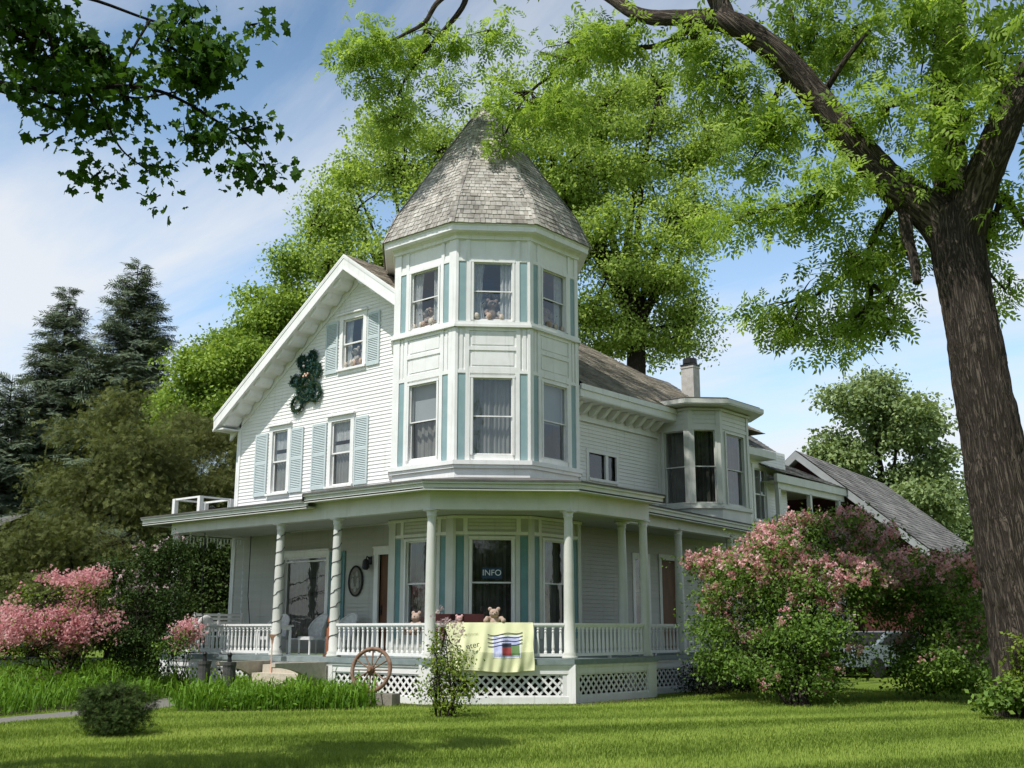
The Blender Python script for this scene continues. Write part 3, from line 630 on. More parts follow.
for y in (12.3, 14.6, 16.9):
    mb = MB(); mb.box(1.72, 1.86, y-.07, y+.07, 4.25, 6.0); mb.build('rear_porch_post', 'porch_white', house)
mb = MB(); mb.box(-.6, 1.95, 11.9, 17.3, 4.0, 4.2); mb.poly([(-.5, 11.9, 4.2), (-.5, 17.3, 4.2), (-.5, 17.3, 6.3), (-.5, 11.9, 6.3)]); mb.build('rear_porch_floor', 'grey_wood', house)
mb = MB(); mb.box(-.5, -.46, 13.0, 13.9, 4.2, 5.9); mb.box(-.5, -.46, 14.6, 15.4, 4.7, 5.9); mb.build('rear_porch_door', 'interior', house)
mb = MB(); mb.poly([(1.8, 11.9, .9), (1.8, 17.3, .9), (1.8, 17.3, 4.0), (1.8, 11.9, 4.0)]); mb.build('rear_lower_wall', 'porch_white', house)
mb = MB(); mb.bar((1.85, 12.0, 5.1), (1.85, 17.2, 5.1), .07, .06); mb.bar((1.85, 12.0, 4.35), (1.85, 17.2, 4.35), .06, .05)
y = 12.1
while y < 17.2: mb.box(1.83, 1.87, y-.02, y+.02, 4.36, 5.08); y += .14
mb.build('rear_railing', 'pale_board', house)
# ---- wraparound porch
def path(o, x0=-7.89, yend=9.4, part='all'):
    xa = S2*(3.71+o)-(3.6+o); xb = 3.73+o; pa = [(x0-o, YG), (x0-o, -3.6-o), (xa, -3.6-o), (xb, xb-S2*(3.71+o)), (xb, 1.41+o), (3.12+o, 1.41+o), (3.12+o, yend)]
    return pa
mb = MB(); mb.ribbon(path(-1.75), path(.2), .79, .90); mb.build('porch_deck', 'deck_paint', house)
mb = MB(); mb.ribbon(path(-1.9), path(.05), 4.08, 4.11); mb.build('porch_ceiling', 'ceiling_paint', house)
pA, pB = path(-.11), path(.11); ends = slice(0, 7)
mb = MB(); mb.ribbon(pA, pB, [4.03]*5+[4.03, 3.93], [4.42]*5+[4.34, 4.24]); mb.build('porch_beam', 'porch_white', house)
# cornice: lower over the left part, deeper over the octagon, lower again along the side
def seg(o, a, b):
    p = path(o); xa = -2.05
    if a == 'L': return [(-8.9-o*.2, YG), (-8.9-o*.2, -3.6-o), (xa, -3.6-o)]
    if a == 'M': return [(xa, -3.6-o), p[2], p[3], (p[4][0], 1.6)]
    return [(3.12+o, 1.2), (3.12+o, 9.6)]
mb = MB()
for nm, z, o1 in (('L', 4.30, .40), ('M', 4.42, .47), ('R', None, .38)):
    if nm == 'R': z = [4.30, 4.10]
    zz = lambda d: [v+d for v in z] if isinstance(z, list) else z+d
    mb.ribbon(seg(.10, nm, 0), seg(o1, nm, 0), zz(.0), zz(.03)); mb.ribbon(seg(o1-.05, nm, 0), seg(o1, nm, 0), zz(-.02), zz(.14)); mb.ribbon(seg(o1-.01, nm, 0), seg(o1+.045, nm, 0), zz(.12), zz(.19))
mb.build('porch_cornice', 'porch_white', house)
mb = MB()
for nm, z, o1, zi, oi in (('L', 4.50, .47, 4.86, -2.3), ('M', 4.62, .54, 4.95, -1.55), ('R', [4.50, 4.30], .44, [4.7, 4.5], -1.6)):
    zl = z if isinstance(z, list) else [z]*len(seg(0, nm, 0)); zh = zi if isinstance(zi, list) else [zi]*len(zl)
    A = [Vector((*p, v)) for p, v in zip(seg(o1, nm, 0), zl)]; B = [Vector((*p, v)) for p, v in zip(seg(oi, nm, 0), zh)]
    mb.strip(A, B); mb.strip([p-Vector((0, 0, .035)) for p in A], A)
    if nm == 'M': mb.poly([A[0], B[0], B[0]-Vector((0, 0, .35)), A[0]-Vector((0, 0, .2))]); mb.poly([A[-1], B[-1], B[-1]-Vector((0, 0, .35)), A[-1]-Vector((0, 0, .2))])
mb.build('porch_roof', 'shingle_grey', house)
# skirt, base board, lattice
mb = MB(); mb.ribbon(path(.10), path(.15), .60, .79); mb.ribbon(path(.15), path(.175), .74, .789); mb.ribbon(path(.09), path(.15), .0, .14); mb.build('porch_skirt', 'white_trim', house)
def lattice(F, s0, s1, z0, z1):
    mb = MB(); sp_ = .135
    for sgn, n in ((1, .0), (-1, .012)):
        cmin = s0-z1 if sgn > 0 else s0+z0; cmax = s1-z0 if sgn > 0 else s1+z1; c_ = cmin
        while c_ < cmax:
            pts = []
            for s_ in (s0, s1):
                z_ = (s_-c_) if sgn > 0 else (c_-s_)
                if z0-1e-6 <= z_ <= z1+1e-6: pts.append((s_, z_))
            for z_ in (z0, z1):
                s_ = c_+z_ if sgn > 0 else c_-z_
                if s0 < s_ < s1: pts.append((s_, z_))
            if len(pts) >= 2 and (abs(pts[0][0]-pts[1][0]) > .02):
                a, b = F(pts[0][0], n, pts[0][1]), F(pts[1][0], n, pts[1][1]); mb.bar(a, b, .01, .042, up=F(0, 0, 1)-F(0, 0, 0)) if False else lat_bar(mb, a, b, F)
            c_ += sp_*S2*.98
    mb.fb(F, s0-.02, s0+.06, .02, .035, z0, z1); mb.fb(F, s1-.06, s1+.02, .02, .035, z0, z1); mb.fb(F, s0+.06, s1-.06, .02, .034, z1-.03, z1+.02); mb.fb(F, s0+.06, s1-.06, .02, .034, z0-.02, z0+.03)
    return mb.build('lattice_panel', 'white_trim', house)
def lat_bar(mb, a, b, F):
    nn = Vector((F.n[0], F.n[1], 0)); d = (b-a).normalized(); x = d.cross(nn).normalized()*.023; n_ = nn*.005
    mb.hexa([a-x-n_, a+x-n_, b+x-n_, b-x-n_, a-x+n_, a+x+n_, b+x+n_, b-x+n_])
Fl = Fr((0, -3.7), (1, 0), (0, -1)); oo = .10; pp = path(oo)
Ff, wf = fr2(pp[2], pp[3]); Fs = Fr((3.83, 0), (0, 1), (1, 0)); Fs2 = Fr((3.22, 0), (0, 1), (1, 0))
lattice(Fl, -7.8, -3.75, .14, .60); lattice(Fl, -1.2, pp[2][0]-.14, .14, .60); lattice(Ff, .14, wf-.14, .14, .60); lattice(Fs, pp[3][1]+.14, 1.3, .14, .60); lattice(Fs2, 1.65, 3.75, .14, .60); lattice(Fs2, 4.05, 9.2, .14, .60)
mb = MB(); mb.ribbon(path(-1.5), path(-.2), .02, .06); mb.ribbon(path(-1.0), path(-.9), .06, .8); mb.build('crawl_space', 'soil', house)
# columns on piers
cols = [(-7.89, -3.6), (-3.46, -3.6), (-1.38, -3.6), (1.65, -3.6), (3.73, -1.5), (3.73, 1.41), (3.12, 1.41), (3.12, 3.95), (3.12, 6.6), (3.12, 9.2)]
prof = [(.17, .0), (.17, .05), (.145, .07), (.155, .10), (.118, .15), (.115, 1.0), (.108, 2.0), (.092, 2.9), (.092, 2.97), (.108, 2.99), (.108, 3.02), (.096, 3.03), (.12, 3.08), (.12, 3.09)]
c0 = None
for i, (x, y) in enumerate(cols):
    if c0 is None:
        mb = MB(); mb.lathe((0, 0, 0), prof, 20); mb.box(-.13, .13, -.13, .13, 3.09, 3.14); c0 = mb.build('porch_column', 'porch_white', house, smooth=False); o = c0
        for p in c0.data.polygons: p.use_smooth = len(p.vertices) == 4 and abs(p.normal.z) < .8 and p.area < .25
    else: o = c0.copy(); COL.objects.link(o)
    o.location = (x, y, .90)
for i, (x, y) in enumerate(cols):
    a = 0 if i not in (3, 4) else R(22.5)
    mb = MB(); r_ = .168; Fp = Fr((x, y), (math.cos(a), math.sin(a)), (math.sin(a), -math.cos(a))); mb.fb(Fp, -r_, r_, -r_, r_, .0, .79); mb.build('porch_pier', 'white_trim', house)
# railings
bal = None
bprof = [(.034, 0), (.034, .05), (.022, .07), (.032, .13), (.026, .3), (.019, .44), (.03, .47), (.02, .49), (.034, .52), (.034, .58)]
def railing(a, b, gap=.155, inset=.11):
    global bal
    a, b = Vector((*a, 0)), Vector((*b, 0)); d = (b-a).normalized(); a = a+d*inset; b = b-d*inset
    mb = MB(); z = Vector((0, 0, 1)); mb.bar(a+z*1.62, b+z*1.62, .10, .05); mb.bar(a+z*1.58, b+z*1.58, .06, .04); mb.bar(a+z*.985, b+z*.985, .085, .06)
    r_ = mb.build('porch_railing', 'white_trim', house); n = int((b-a).length/gap)
    m = a.lerp(b, .5); f = MB(); f.box(m.x-.03, m.x+.03, m.y-.03, m.y+.03, .9, .96); f.build('rail_foot', 'white_trim', r_)
    for i in range(n):
        p = a.lerp(b, (i+.5)/n)
        if bal is None:
            f = MB(); f.lathe((0, 0, 0), bprof, 8); o = f.build('baluster', 'white_trim', r_); bal = o
        else:
            o = bal.copy(); COL.objects.link(o); o.parent = r_; o.matrix_parent_inverse = Matrix.Identity(4)
        o.location = (p.x, p.y, 1.005)
railing(cols[0], cols[1]); railing(cols[2], cols[3]); railing(cols[3], cols[4]); railing(cols[4], cols[5], .145); railing(cols[7], (3.12, 1.5)); railing(cols[7], cols[8]); railing((-7.89, YG), cols[0])
# steps with curved cheeks
mb = MB(); x0, x1 = -3.25, -1.6
for i in range(4): mb.box(x0, x1, -3.82-.30*(i+1), -3.82-.30*i, .0, .72-.18*i)
mb.build('porch_steps', 'cream', house)
for x in (-3.42, -1.42):
    mb = MB(); k = 14
    top = [(-3.82, .80), (-5.25, .80)]
    arc = [(-5.25+0*0, .72)]+[(-5.2+1.1*math.sin(math.pi/2*j/k), .70-.62*(1-math.cos(math.pi/2*j/k))) for j in range(k+1)]+[(-3.82, .06)]
    pr = [(-3.82, .80), (-5.25, .80)]+arc
    f0 = [Vector((x-.07, y, z)) for y, z in pr]; f1 = [Vector((x+.07, y, z)) for y, z in pr]
    # triangulated in strips against the top edge
    for P_ in (f0, f1):
        for j in range(2, len(P_)-1): mb.poly([P_[j], P_[j+1], Vector((P_[j+1].x, P_[j+1].y, .80)), Vector((P_[j].x, P_[j].y, .80))])
    mb.strip(f0+[f0[0]], f1+[f1[0]]); mb.build('step_cheek', 'cream', house)
mb = MB(); mb.fb(Fs2, 9.3, 11.5, -.3, .05, .0, 1.5); mb.build('side_steps', 'porch_white', house)
# little balustrade on the porch roof
mb = MB(); za, zb = 4.66, 5.10
for (x, y) in ((-9.0, -3.0), (-7.8, -3.0), (-7.8, -2.0), (-9.0, -2.0)): mb.box(x-.06, x+.06, y-.06, y+.06, 4.5, zb)
for a, b in (((-9.0, -3.0), (-7.8, -3.0)), ((-7.8, -3.0), (-7.8, -2.0)), ((-9.0, -3.0), (-9.0, -2.0)), ((-9, -2.0), (-7.8, -2.0))): mb.bar((*a, zb-.02), (*b, zb-.02), .07, .05)
mb.build('roof_balustrade', 'white_trim', house)
# dangling icicle lights under the left end beam, and light strings wound round two columns
mb = MB(); y = -3.4
while y < -1.5:
    h = random.choice((.12, .2, .28)); mb.tube([(-7.89, y, 3.98), (-7.89, y, 3.98-h)], [.022, .012], 5); y += .11
for k in range(9): mb.tube([(-7.86, -1.42, 3.3-.18*k), (-7.86, -1.42, 3.2-.18*k)], .02, 5)
mb.tube([(-7.89, -3.4, 3.98), (-7.89, -1.42, 3.98), (-7.86, -1.42, 1.7)], .006, 4)
tag(mb.build('icicle_lights', 'icicle'), 'white icicle lights dangling from the beam at left end of porch', 'string lights')
for x, lb in ((-3.46, 'dark light string wound around the porch column left of the steps'), (-1.38, 'dark light string wound around the porch column right of the steps')):
    P_ = []; 
    for k in range(170):
        t_ = k/169; a = t_*2*math.pi*8.5+.4*math.sin(k*.7); r_ = .125-.02*t_; P_.append((x+r_*math.cos(a), -3.6+r_*math.sin(a), 1.1+2.8*t_))
    mb = MB(); mb.tube(P_, .009, 5); tag(mb.build('light_string', 'dark_metal'), lb, 'string lights', 'light strings on the porch columns')
# ------------------------------------------------------------------ ground, path, drive
mb = MB(); mb.poly([(-400, -400, 0), (400, -400, 0), (400, 400, 0), (-400, 400, 0)]); tag(mb.build('lawn', 'lawn'), kind='structure')
def strip_path(name, pts, w, mat, z):
    P = [Vector(p) for p in pts]; A = []; B = []
    for i, p in enumerate(P):
        d = (P[min(i+1, len(P)-1)]-P[max(i-1, 0)]).normalized(); x = Vector((d.y, -d.x, 0)); k = w*(1+.12*math.sin(i*2.1)); A.append(p-x*k/2+Vector((0, 0, z))); B.append(p+x*k/2+Vector((0, 0, z)))
    mb = MB(); mb.strip(A, B); return tag(mb.build(name, mat), kind='structure')
PATHP = [gr(-140, 736), gr(-60, 728), gr(0, 721), gr(75, 714), gr(130, 709), gr(165, 704), gr(188, 698), (-3.2, -6.2, 0), (-2.6, -5.2, 0), (-2.45, -4.9, 0)]
PATHP = [Vector(p) for p in PATHP]
strip_path('path', PATHP, 1.0, 'path', .008)
strip_path('driveway', [(16, 8, 0), (12, 20, 0), (4, 34, 0), (-6, 50, 0)], 5.0, 'gravel', .008)
strip_path('foundation_bed', [(1.0, -4.15, 0), (2.0, -4.1, 0), (4.15, -1.9, 0), (4.2, 1.0, 0)], .55, 'soil', .006)
# ------------------------------------------------------------------ barn, neighbour, car
barn = empty('barn', (-2, 22, 0), 'grey shingled barn with red gable behind the rear porch of the house', 'barn')
ba = R(6.3)
def bp_(x, y, z): return Vector((.12+x*math.cos(ba)-y*math.sin(ba), 17.6+x*math.sin(ba)+y*math.cos(ba), z))
RB, EB, HW, LN = 8.0, 4.2, 4.5, 10.8
mb = MB(); shingles(mb, bp_(HW, -.5, EB), bp_(HW, LN, EB), bp_(0, LN, RB), bp_(0, -.5, RB), .22, .3, .02); mb.poly([bp_(-HW, -.5, EB), bp_(0, -.5, RB), bp_(0, LN, RB), bp_(-HW, LN, EB)]); mb.build('roof', 'shingle_grey', barn)
mb = MB(); mb.poly([bp_(-4, 0, 0), bp_(4, 0, 0), bp_(4, 0, EB+.3), bp_(0, 0, RB-.2), bp_(-4, 0, EB+.3)]); mb.poly([bp_(4, 0, 0), bp_(4, LN-.3, 0), bp_(4, LN-.3, EB+.3), bp_(4, 0, EB+.3)]); mb.poly([bp_(-4, LN-.3, 0), bp_(4, LN-.3, 0), bp_(4, LN-.3, EB+.3), bp_(0, LN-.3, RB-.2), bp_(-4, LN-.3, EB+.3)]); mb.build('wall', 'red_siding', barn)
mb = MB()
for sg in (-1, 1):
    for d0, d1, y0, y1 in ((.03, .30, -.52, -.47), (.28, .34, -.56, -.44), (.28, .31, -.5, 0)):
        a, b = bp_(0, y0, RB-d0), bp_(sg*HW, y0, EB-d0); c, d = bp_(sg*HW, y1, EB-d0), bp_(0, y1, RB-d0); dz = Vector((0, 0, d1-d0)); mb.hexa([a-dz, b-dz, c-dz, d-dz, a, b, c, d])
mb.build('rake_trim', 'pale_board', barn)
mb = MB()
for k in range(7): mb.bar(bp_(-.6+.2*k, -.03, 6.2), bp_(-.6+.2*k, -.03, 6.9), .02, .03)
mb.build('vent', 'brown_wood', barn)
nb = empty('neighbour_shed', tuple(at(-20, 630, 44).xy)+(0,), 'dark shaded shed with pale band behind the pink bush at left edge', 'shed')
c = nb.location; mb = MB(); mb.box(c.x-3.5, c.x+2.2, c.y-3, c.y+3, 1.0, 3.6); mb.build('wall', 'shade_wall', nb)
mb = MB(); mb.box(c.x-3.5, c.x+2.24, c.y-3.04, c.y+3, 0, .5); mb.box(c.x-3.5, c.x+2.26, c.y-3.06, c.y+3, .95, 1.35); mb.build('pale_band', 'pale_board', nb)
mb = MB(); mb.poly([(c.x-4, c.y-3.5, 3.6), (c.x+2.7, c.y-3.5, 3.6), (c.x+2.7, c.y, 5.4), (c.x-4, c.y, 5.4)]); mb.poly([(c.x+2.7, c.y+3.5, 3.6), (c.x-4, c.y+3.5, 3.6), (c.x-4, c.y, 5.4), (c.x+2.7, c.y, 5.4)]); mb.poly([(c.x+2.2, c.y-3, 3.6), (c.x+2.2, c.y+3, 3.6), (c.x+2.2, c.y, 5.2)]); mb.build('roof', 'shingle_grey', nb)
cp = at(884, 640, 40); car = empty('parked_car', (cp.x, cp.y, 0), 'blue-grey car parked on the drive, half hidden behind the big pink shrub', 'car')
CR = R(70)
def cpt(x, y, z): return Vector((cp.x+x*math.cos(CR)-y*math.sin(CR), cp.y+x*math.sin(CR)+y*math.cos(CR), z))
side = [(-2.2, .35), (-2.2, .85), (-1.9, .98), (-1.35, 1.0), (-.7, 1.45), (.7, 1.47), (1.35, 1.02), (2.15, .9), (2.2, .35)]
mb = MB(); f0 = [cpt(x, -.85, z) for x, z in side]; f1 = [cpt(x, .85, z) for x, z in side]; mb.poly(f0); mb.poly(list(reversed(f1))); mb.strip(f0+[f0[0]], f1+[f1[0]]); mb.build('body', 'car_paint', car)
mb = MB()
for y in (-.86, .86): mb.poly([cpt(-1.15, y, 1.03), cpt(1.15, y, 1.04), cpt(.65, y, 1.4), cpt(-.65, y, 1.39)])
for xa, xb in ((-1.37, -.74), (1.37, .74)): mb.poly([cpt(xa, -.7, 1.03), cpt(xa, .7, 1.03), cpt(xb, .7, 1.43), cpt(xb, -.7, 1.43)])
mb.build('car_window', 'dark_metal', car)
for x in (-1.35, 1.35):
    for y in (-.8, .8):
        mb = MB(); mb.tube([cpt(x, y-.1, .32), cpt(x, y+.1, .32)], .32, 16); mb.build('wheel', 'rubber', car)
# ------------------------------------------------------------------ things on the porch
# banner over the rail
pp = path(0); FB, wB = fr2(pp[2], pp[3]); sm_ = wB/2        # FB(s from column 430)
e = empty('banner', tuple(FB(sm_, .06, .66)), 'pale yellow-green cloth banner with a house stamp picture hung over the porch rail', 'banner')
a0, a1 = sm_-1.12, sm_+.70
mb = MB(); nu, nv = 70, 26
def bpt(u, v, dn=0.0):
    s = a0+(a1-a0)*u; sag = .02*math.sin(math.pi*u*3); z = 1.655-.99*v+.025*math.sin(u*7)*v
    pull = math.exp(-((u-.56)/.07)**2)+math.exp(-((u-.70)/.05)**2)
    w = .8*(.034*math.sin(u*31+3*v)*(.35+.65*v)+.02*math.sin(u*57+6*v)*v)+.022*math.sin(u*17-5*v+1)+.03*math.sin(19*(u-.6)*(1+v*.8))*min(1, v*1.5)+.03*math.sin(26*(u+v*.45))*v*max(0, u-.45)
    return FB(s+.02*math.sin(9*v)*(u-.5), .062+.20*min(1, v/.62)+w*.9+dn, z)
G = [[bpt(i/nu, j/nv) for i in range(nu+1)] for j in range(nv+1)]
for j in range(nv): mb.strip(G[j], G[j+1])
back = [bpt(i/nu, 0) for i in range(nu+1)]; mb.strip([FB(a0+(a1-a0)*i/nu, -.06, 1.655) for i in range(nu+1)], back)
cl = mb.build('cloth', 'banner_cloth', e, smooth=True)
def patch(name, mat, u0, u1, v0, v1, dn, n=14):
    m = MB(); g = [[bpt(u0+(u1-u0)*i/n, v0+(v1-v0)*j/n, dn) for i in range(n+1)] for j in range(n+1)]
    for j in range(n): m.strip(g[j], g[j+1])
    return m.build(name, mat, cl, smooth=True)
patch('stamp_border', 'sign_white', .525, .85, .26, .72, .004); patch('stamp_sky', 'stamp_blue', .54, .835, .29, .69, .007)
patch('stamp_grass', 'stamp_green', .74, .835, .45, .66, .010); patch('stamp_roof', 'ink', .635, .745, .42, .52, .010); patch('stamp_house', 'stamp_red', .635, .74, .50, .66, .013)
m = MB()
for k in range(4):
    v0 = .24+.075*k; L0 = [bpt(.47+.40*i/40, v0-.10*max(0, i/40-.45)+.022*math.sin(i/40*9+k*.2), .014) for i in range(41)]; L1 = [bpt(.47+.40*i/40, v0+.016-.10*max(0, i/40-.45)+.022*math.sin(i/40*9+k*.2), .014) for i in range(41)]
    m.strip(L0, L1)
m.build('postmark_lines', 'ink', cl)
def text(name, body, mat, origin, xd, yd, size, parent, extr=.004):
    cu = bpy.data.curves.new(name, 'FONT'); cu.body = body; cu.size = size; cu.extrude = extr; cu.align_x = 'CENTER'; cu.align_y = 'CENTER'
    o = bpy.data.objects.new(name+'_tmp', cu); COL.objects.link(o); dg = bpy.context.evaluated_depsgraph_get(); me = bpy.data.meshes.new_from_object(o.evaluated_get(dg)); bpy.data.objects.remove(o)
    xd, yd = Vector(xd).normalized(), Vector(yd).normalized(); zd = xd.cross(yd); M = Matrix((xd, yd, zd)).transposed().to_4x4(); M.translation = origin
    me.transform(M); me.materials.clear(); me.materials.append(MAT[mat]); o = bpy.data.objects.new(name, me); COL.objects.link(o); o.parent = parent; o.matrix_parent_inverse = Matrix.Translation(-ROOTLOC(parent))
    return o
fx = Vector((q, q, 0)); fn = Vector((q, -q, 0))
text('lettering', 'Center', 'ink', bpt(.24, .51, .028), fx+Vector((0, 0, .22)), Vector((0, 0, 1))-.22*fx, .17, cl)
m = MB(); L0 = [bpt(.10+.26*i/50, .27+.022*math.sin(i*1.9)-.04*i/50, .02) for i in range(51)]; m.strip(L0, [p-Vector((0, 0, .014)) for p in L0]); m.build('faint_script', 'pale_ink', cl)
# plush bears
def remesh(o, vox):
    md = o.modifiers.new('remesh', 'REMESH'); md.mode = 'VOXEL'; md.voxel_size = vox; md.use_smooth_shade = True
def plush(name, loc, yaw, s, mat, label, group=None, pose='sit'):
    e = empty(name, loc, label, 'plush toy', group)
    M = Matrix.Rotation(yaw, 3, 'Z'); o = Vector(loc); p = lambda x, y, z: o+M @ Vector((x*s, y*s, z*s))    # faces -y
    mb = MB(); mb.ball(p(0, 0, .26), [.19*s, .15*s, .22*s], M); mb.ball(p(0, -.03, .57), [.165*s, .15*s, .145*s], M); mb.ball(p(0, -.16, .535), [.075*s, .07*s, .055*s], M)
    for sx in (-1, 1):
        mb.ball(p(.135*sx, -.01, .705), [.07*s, .055*s, .07*s], M, 12, 9)
        if pose == 'rail': mb.tube([p(.15*sx, -.02, .40), p(.24*sx, -.10, .42), p(.27*sx, -.22, .36)], [.07*s, .07*s, .06*s], 8); mb.ball(p(.28*sx, -.24, .34), .085*s)
        else: mb.tube([p(.15*sx, 0, .40), p(.24*sx, -.1, .28), p(.22*sx, -.2, .2)], [.065*s, .065*s, .06*s], 8); mb.ball(p(.21*sx, -.22, .19), .07*s)
        if pose != 'rail': mb.tube([p(.12*sx, -.03, .10), p(.17*sx, -.2, .09), p(.19*sx, -.32, .1)], [.09*s, .08*s, .075*s], 8); mb.ball(p(.19*sx, -.33, .12), [.08*s, .05*s, .10*s], M)
    b = mb.build('body', mat, e); remesh(b, .016*s)
    mb = MB()
    for sx in (-1, 1): mb.ball(p(.055*sx, -.163, .60), .019*s)
    mb.ball(p(0, -.225, .55), [.03*s, .02*s, .02*s], M); mb.build('eyes_and_nose', 'dark_metal', e)
    return e
fy = R(45)
plush('teddy_bear', tuple(FB(sm_-.11, -.12, 1.47)), fy, .66, 'plush_brown', 'tan teddy bear leaning over the rail above the green banner', pose='rail')
plush('small_plush', tuple(FB(sm_-.85, -.14, 1.5)), fy, .42, 'plush_pink', 'small pinkish plush toy beside the corner column left of the banner')
plush('plush_toy', (.9, -3.25, 1.38), 0, .68, 'plush_brown', 'brown plush toy peeking over the rail between wagon wheel and corner column')
# dark red bench behind the banner rail
bn = empty('porch_bench', tuple(FB(sm_-.7, -.75, .9)), 'dark red bench back standing behind the rail left of the teddy bear', 'bench')
mb = MB(); mb.fb(FB, sm_-1.35, sm_-.3, -.62, -.56, 1.35, 1.84); mb.build('backrest', 'dark_red_cloth', bn)
mb = MB(); mb.fb(FB, sm_-1.35, sm_-.3, -1.05, -.62, 1.28, 1.36); mb.build('seat', 'dark_red_cloth', bn)
for s_ in (sm_-1.32, sm_-.38):
    for n_ in (-1.02, -.64): mb = MB(); mb.fb(FB, s_, s_+.06, n_, n_+.06, .9, 1.28); mb.build('leg', 'brown_wood', bn)
# INFO sign in the tower window
F1, w1 = facet(1)
e = empty('info_sign', tuple(F1(w1/2-.03, -.0, 2.6)), 'small dark blue sign reading INFO inside the tower window behind the banner', 'sign')
mb = MB(); mb.fb(F1, w1/2-.23, w1/2+.23, -.012, .0, 2.64, 2.89); mb.build('board', 'sign_blue', e)
text('lettering', 'INFO', 'sign_white', F1(w1/2, .003, 2.765), fx, (0, 0, 1), .19, e)
# plaque, wall lamp
e = empty('wall_plaque', tuple(GW(-3.22, .02, 2.72)), 'oval dark plaque with pale bear figures on the wall left of the front door', 'plaque')
mb = MB(); pts = [GW(-3.22+.25*math.cos(2*math.pi*k/28), .05, 2.72+.37*math.sin(2*math.pi*k/28)) for k in range(28)]; bk = [p+Vector((0, .05, 0)) for p in pts]; mb.poly(pts); mb.strip(pts+[pts[0]], bk+[bk[0]]); mb.build('disc', 'bronze', e)
mb = MB(); mb.tube([p+Vector((0, -.005, 0)) for p in pts+[pts[0]]], .025, 6); mb.build('rim', 'dark_metal', e)
mb = MB()
for x_, z_, r_ in ((-.10, -.10, .07), (-.10, .02, .05), (.10, -.10, .07), (.10, .02, .05), (0, -.2, .06), (-.08, .14, .03), (.06, .18, .05)): mb.ball(GW(-3.22+x_, .06, 2.72+z_), [r_, .02, r_*1.3])
mb.build('relief', 'curtain', e)
e = empty('wall_lamp', tuple(GW(-2.72, .02, 3.1)), 'small dark wall lamp beside the front door on white siding', 'lamp')
mb = MB(); mb.fb(GW, -2.78, -2.66, .02, .04, 3.12, 3.32); mb.tube([GW(-2.72, .03, 3.25), GW(-2.72, .14, 3.32), GW(-2.72, .17, 3.24)], .015, 6); mb.build('bracket', 'dark_metal', e)
mb = MB(); mb.lathe(GW(-2.72, .17, 2.98), [(.05, 0), (.10, .06), (.085, .22), (.04, .27)], 10); mb.build('lantern', 'dark_metal', e)
# teddy made of garland on the gable
e = empty('bear_wreath', tuple(GW(-5.5, .08, 8.2)), 'dark green garland wreath shaped like a teddy bear on the gable wall', 'wreath')
rings = [(-5.44, 8.74, .27, .25), (-5.72, 8.93, .13, .13), (-5.21, 9.0, .12, .13), (-5.48, 8.12, .36, .42), (-5.98, 8.34, .17, .13), (-4.98, 8.55, .12, .2), (-5.85, 7.62, .24, .22), (-5.03, 7.88, .22, .27), (-5.46, 8.1, .2, .25), (-5.44, 8.7, .12, .1), (-5.45, 7.9, .34, .22)]
mb = MB(); wpts = []
for x_, z_, a_, b_ in rings:
    x_ = -5.5+(x_+5.5)*.93; z_ = 8.22+(z_-8.22)*.93; a_ *= .92; b_ *= .92; P_ = [GW(x_+a_*math.cos(2*math.pi*k/22), .09, z_+b_*math.sin(2*math.pi*k/22)) for k in range(23)]; mb.tube(P_, .045, 6); wpts += P_
mb.build('wire_frame', 'leaf_dark', e)
WREATH = (e, wpts)
mb = MB(); mb.ball(GW(-5.52, .17, 8.80), .025); mb.ball(GW(-5.34, .17, 8.83), .025); mb.ball(GW(-5.47, .19, 8.68), .04); mb.build('eyes', 'curtain', e)
mb = MB()
for k in range(4): mb.ball(GW(-5.50+.06*k, .17, 8.40+.05*(k % 2)), [.035, .02, .035])
mb.build('bow', 'peach', e)
# swing, chairs, table
sw = empty('porch_swing', (-7.1, -2.45, 1.2), 'white slatted porch swing hanging on chains at the left end of the porch', 'swing')
mb = MB()
for k in range(5): mb.box(-7.46, -7.43, -3.25, -1.65, 1.46+k*.10, 1.53+k*.10)
for y in (-3.2, -2.45, -1.7): mb.box(-7.44, -7.40, y-.03, y+.03, 1.3, 1.95)
mb.build('backrest', 'white_trim', sw)
mb = MB()
for k in range(5): mb.box(-7.38+k*.1, -7.30+k*.1, -3.25, -1.65, 1.32, 1.35)
mb.build('seat', 'white_trim', sw)
for y in (-3.2, -1.7):
    mb = MB(); mb.tube([(-7.0, y, 1.34), (-7.2, y, 2.4), (-7.2, y, 4.05)], .012, 5); mb.build('chain', 'dark_metal', sw); mb = MB(); mb.box(-7.42, -6.92, y-.03, y+.03, 1.58, 1.62); mb.box(-6.98, -6.93, y-.03, y+.03, 1.35, 1.58); mb.build('armrest', 'white_trim', sw)
e = empty('round_cushion', (-7.2, -3.0, 1.36), 'pale oval cushion propped against the back of the porch swing', 'cushion')
mb = MB(); mb.ball((-7.32, -2.95, 1.62), [.07, .26, .27], Matrix.Rotation(R(12), 3, 'Y'), 14, 9); mb.build('pad', 'lace', e, smooth=True)
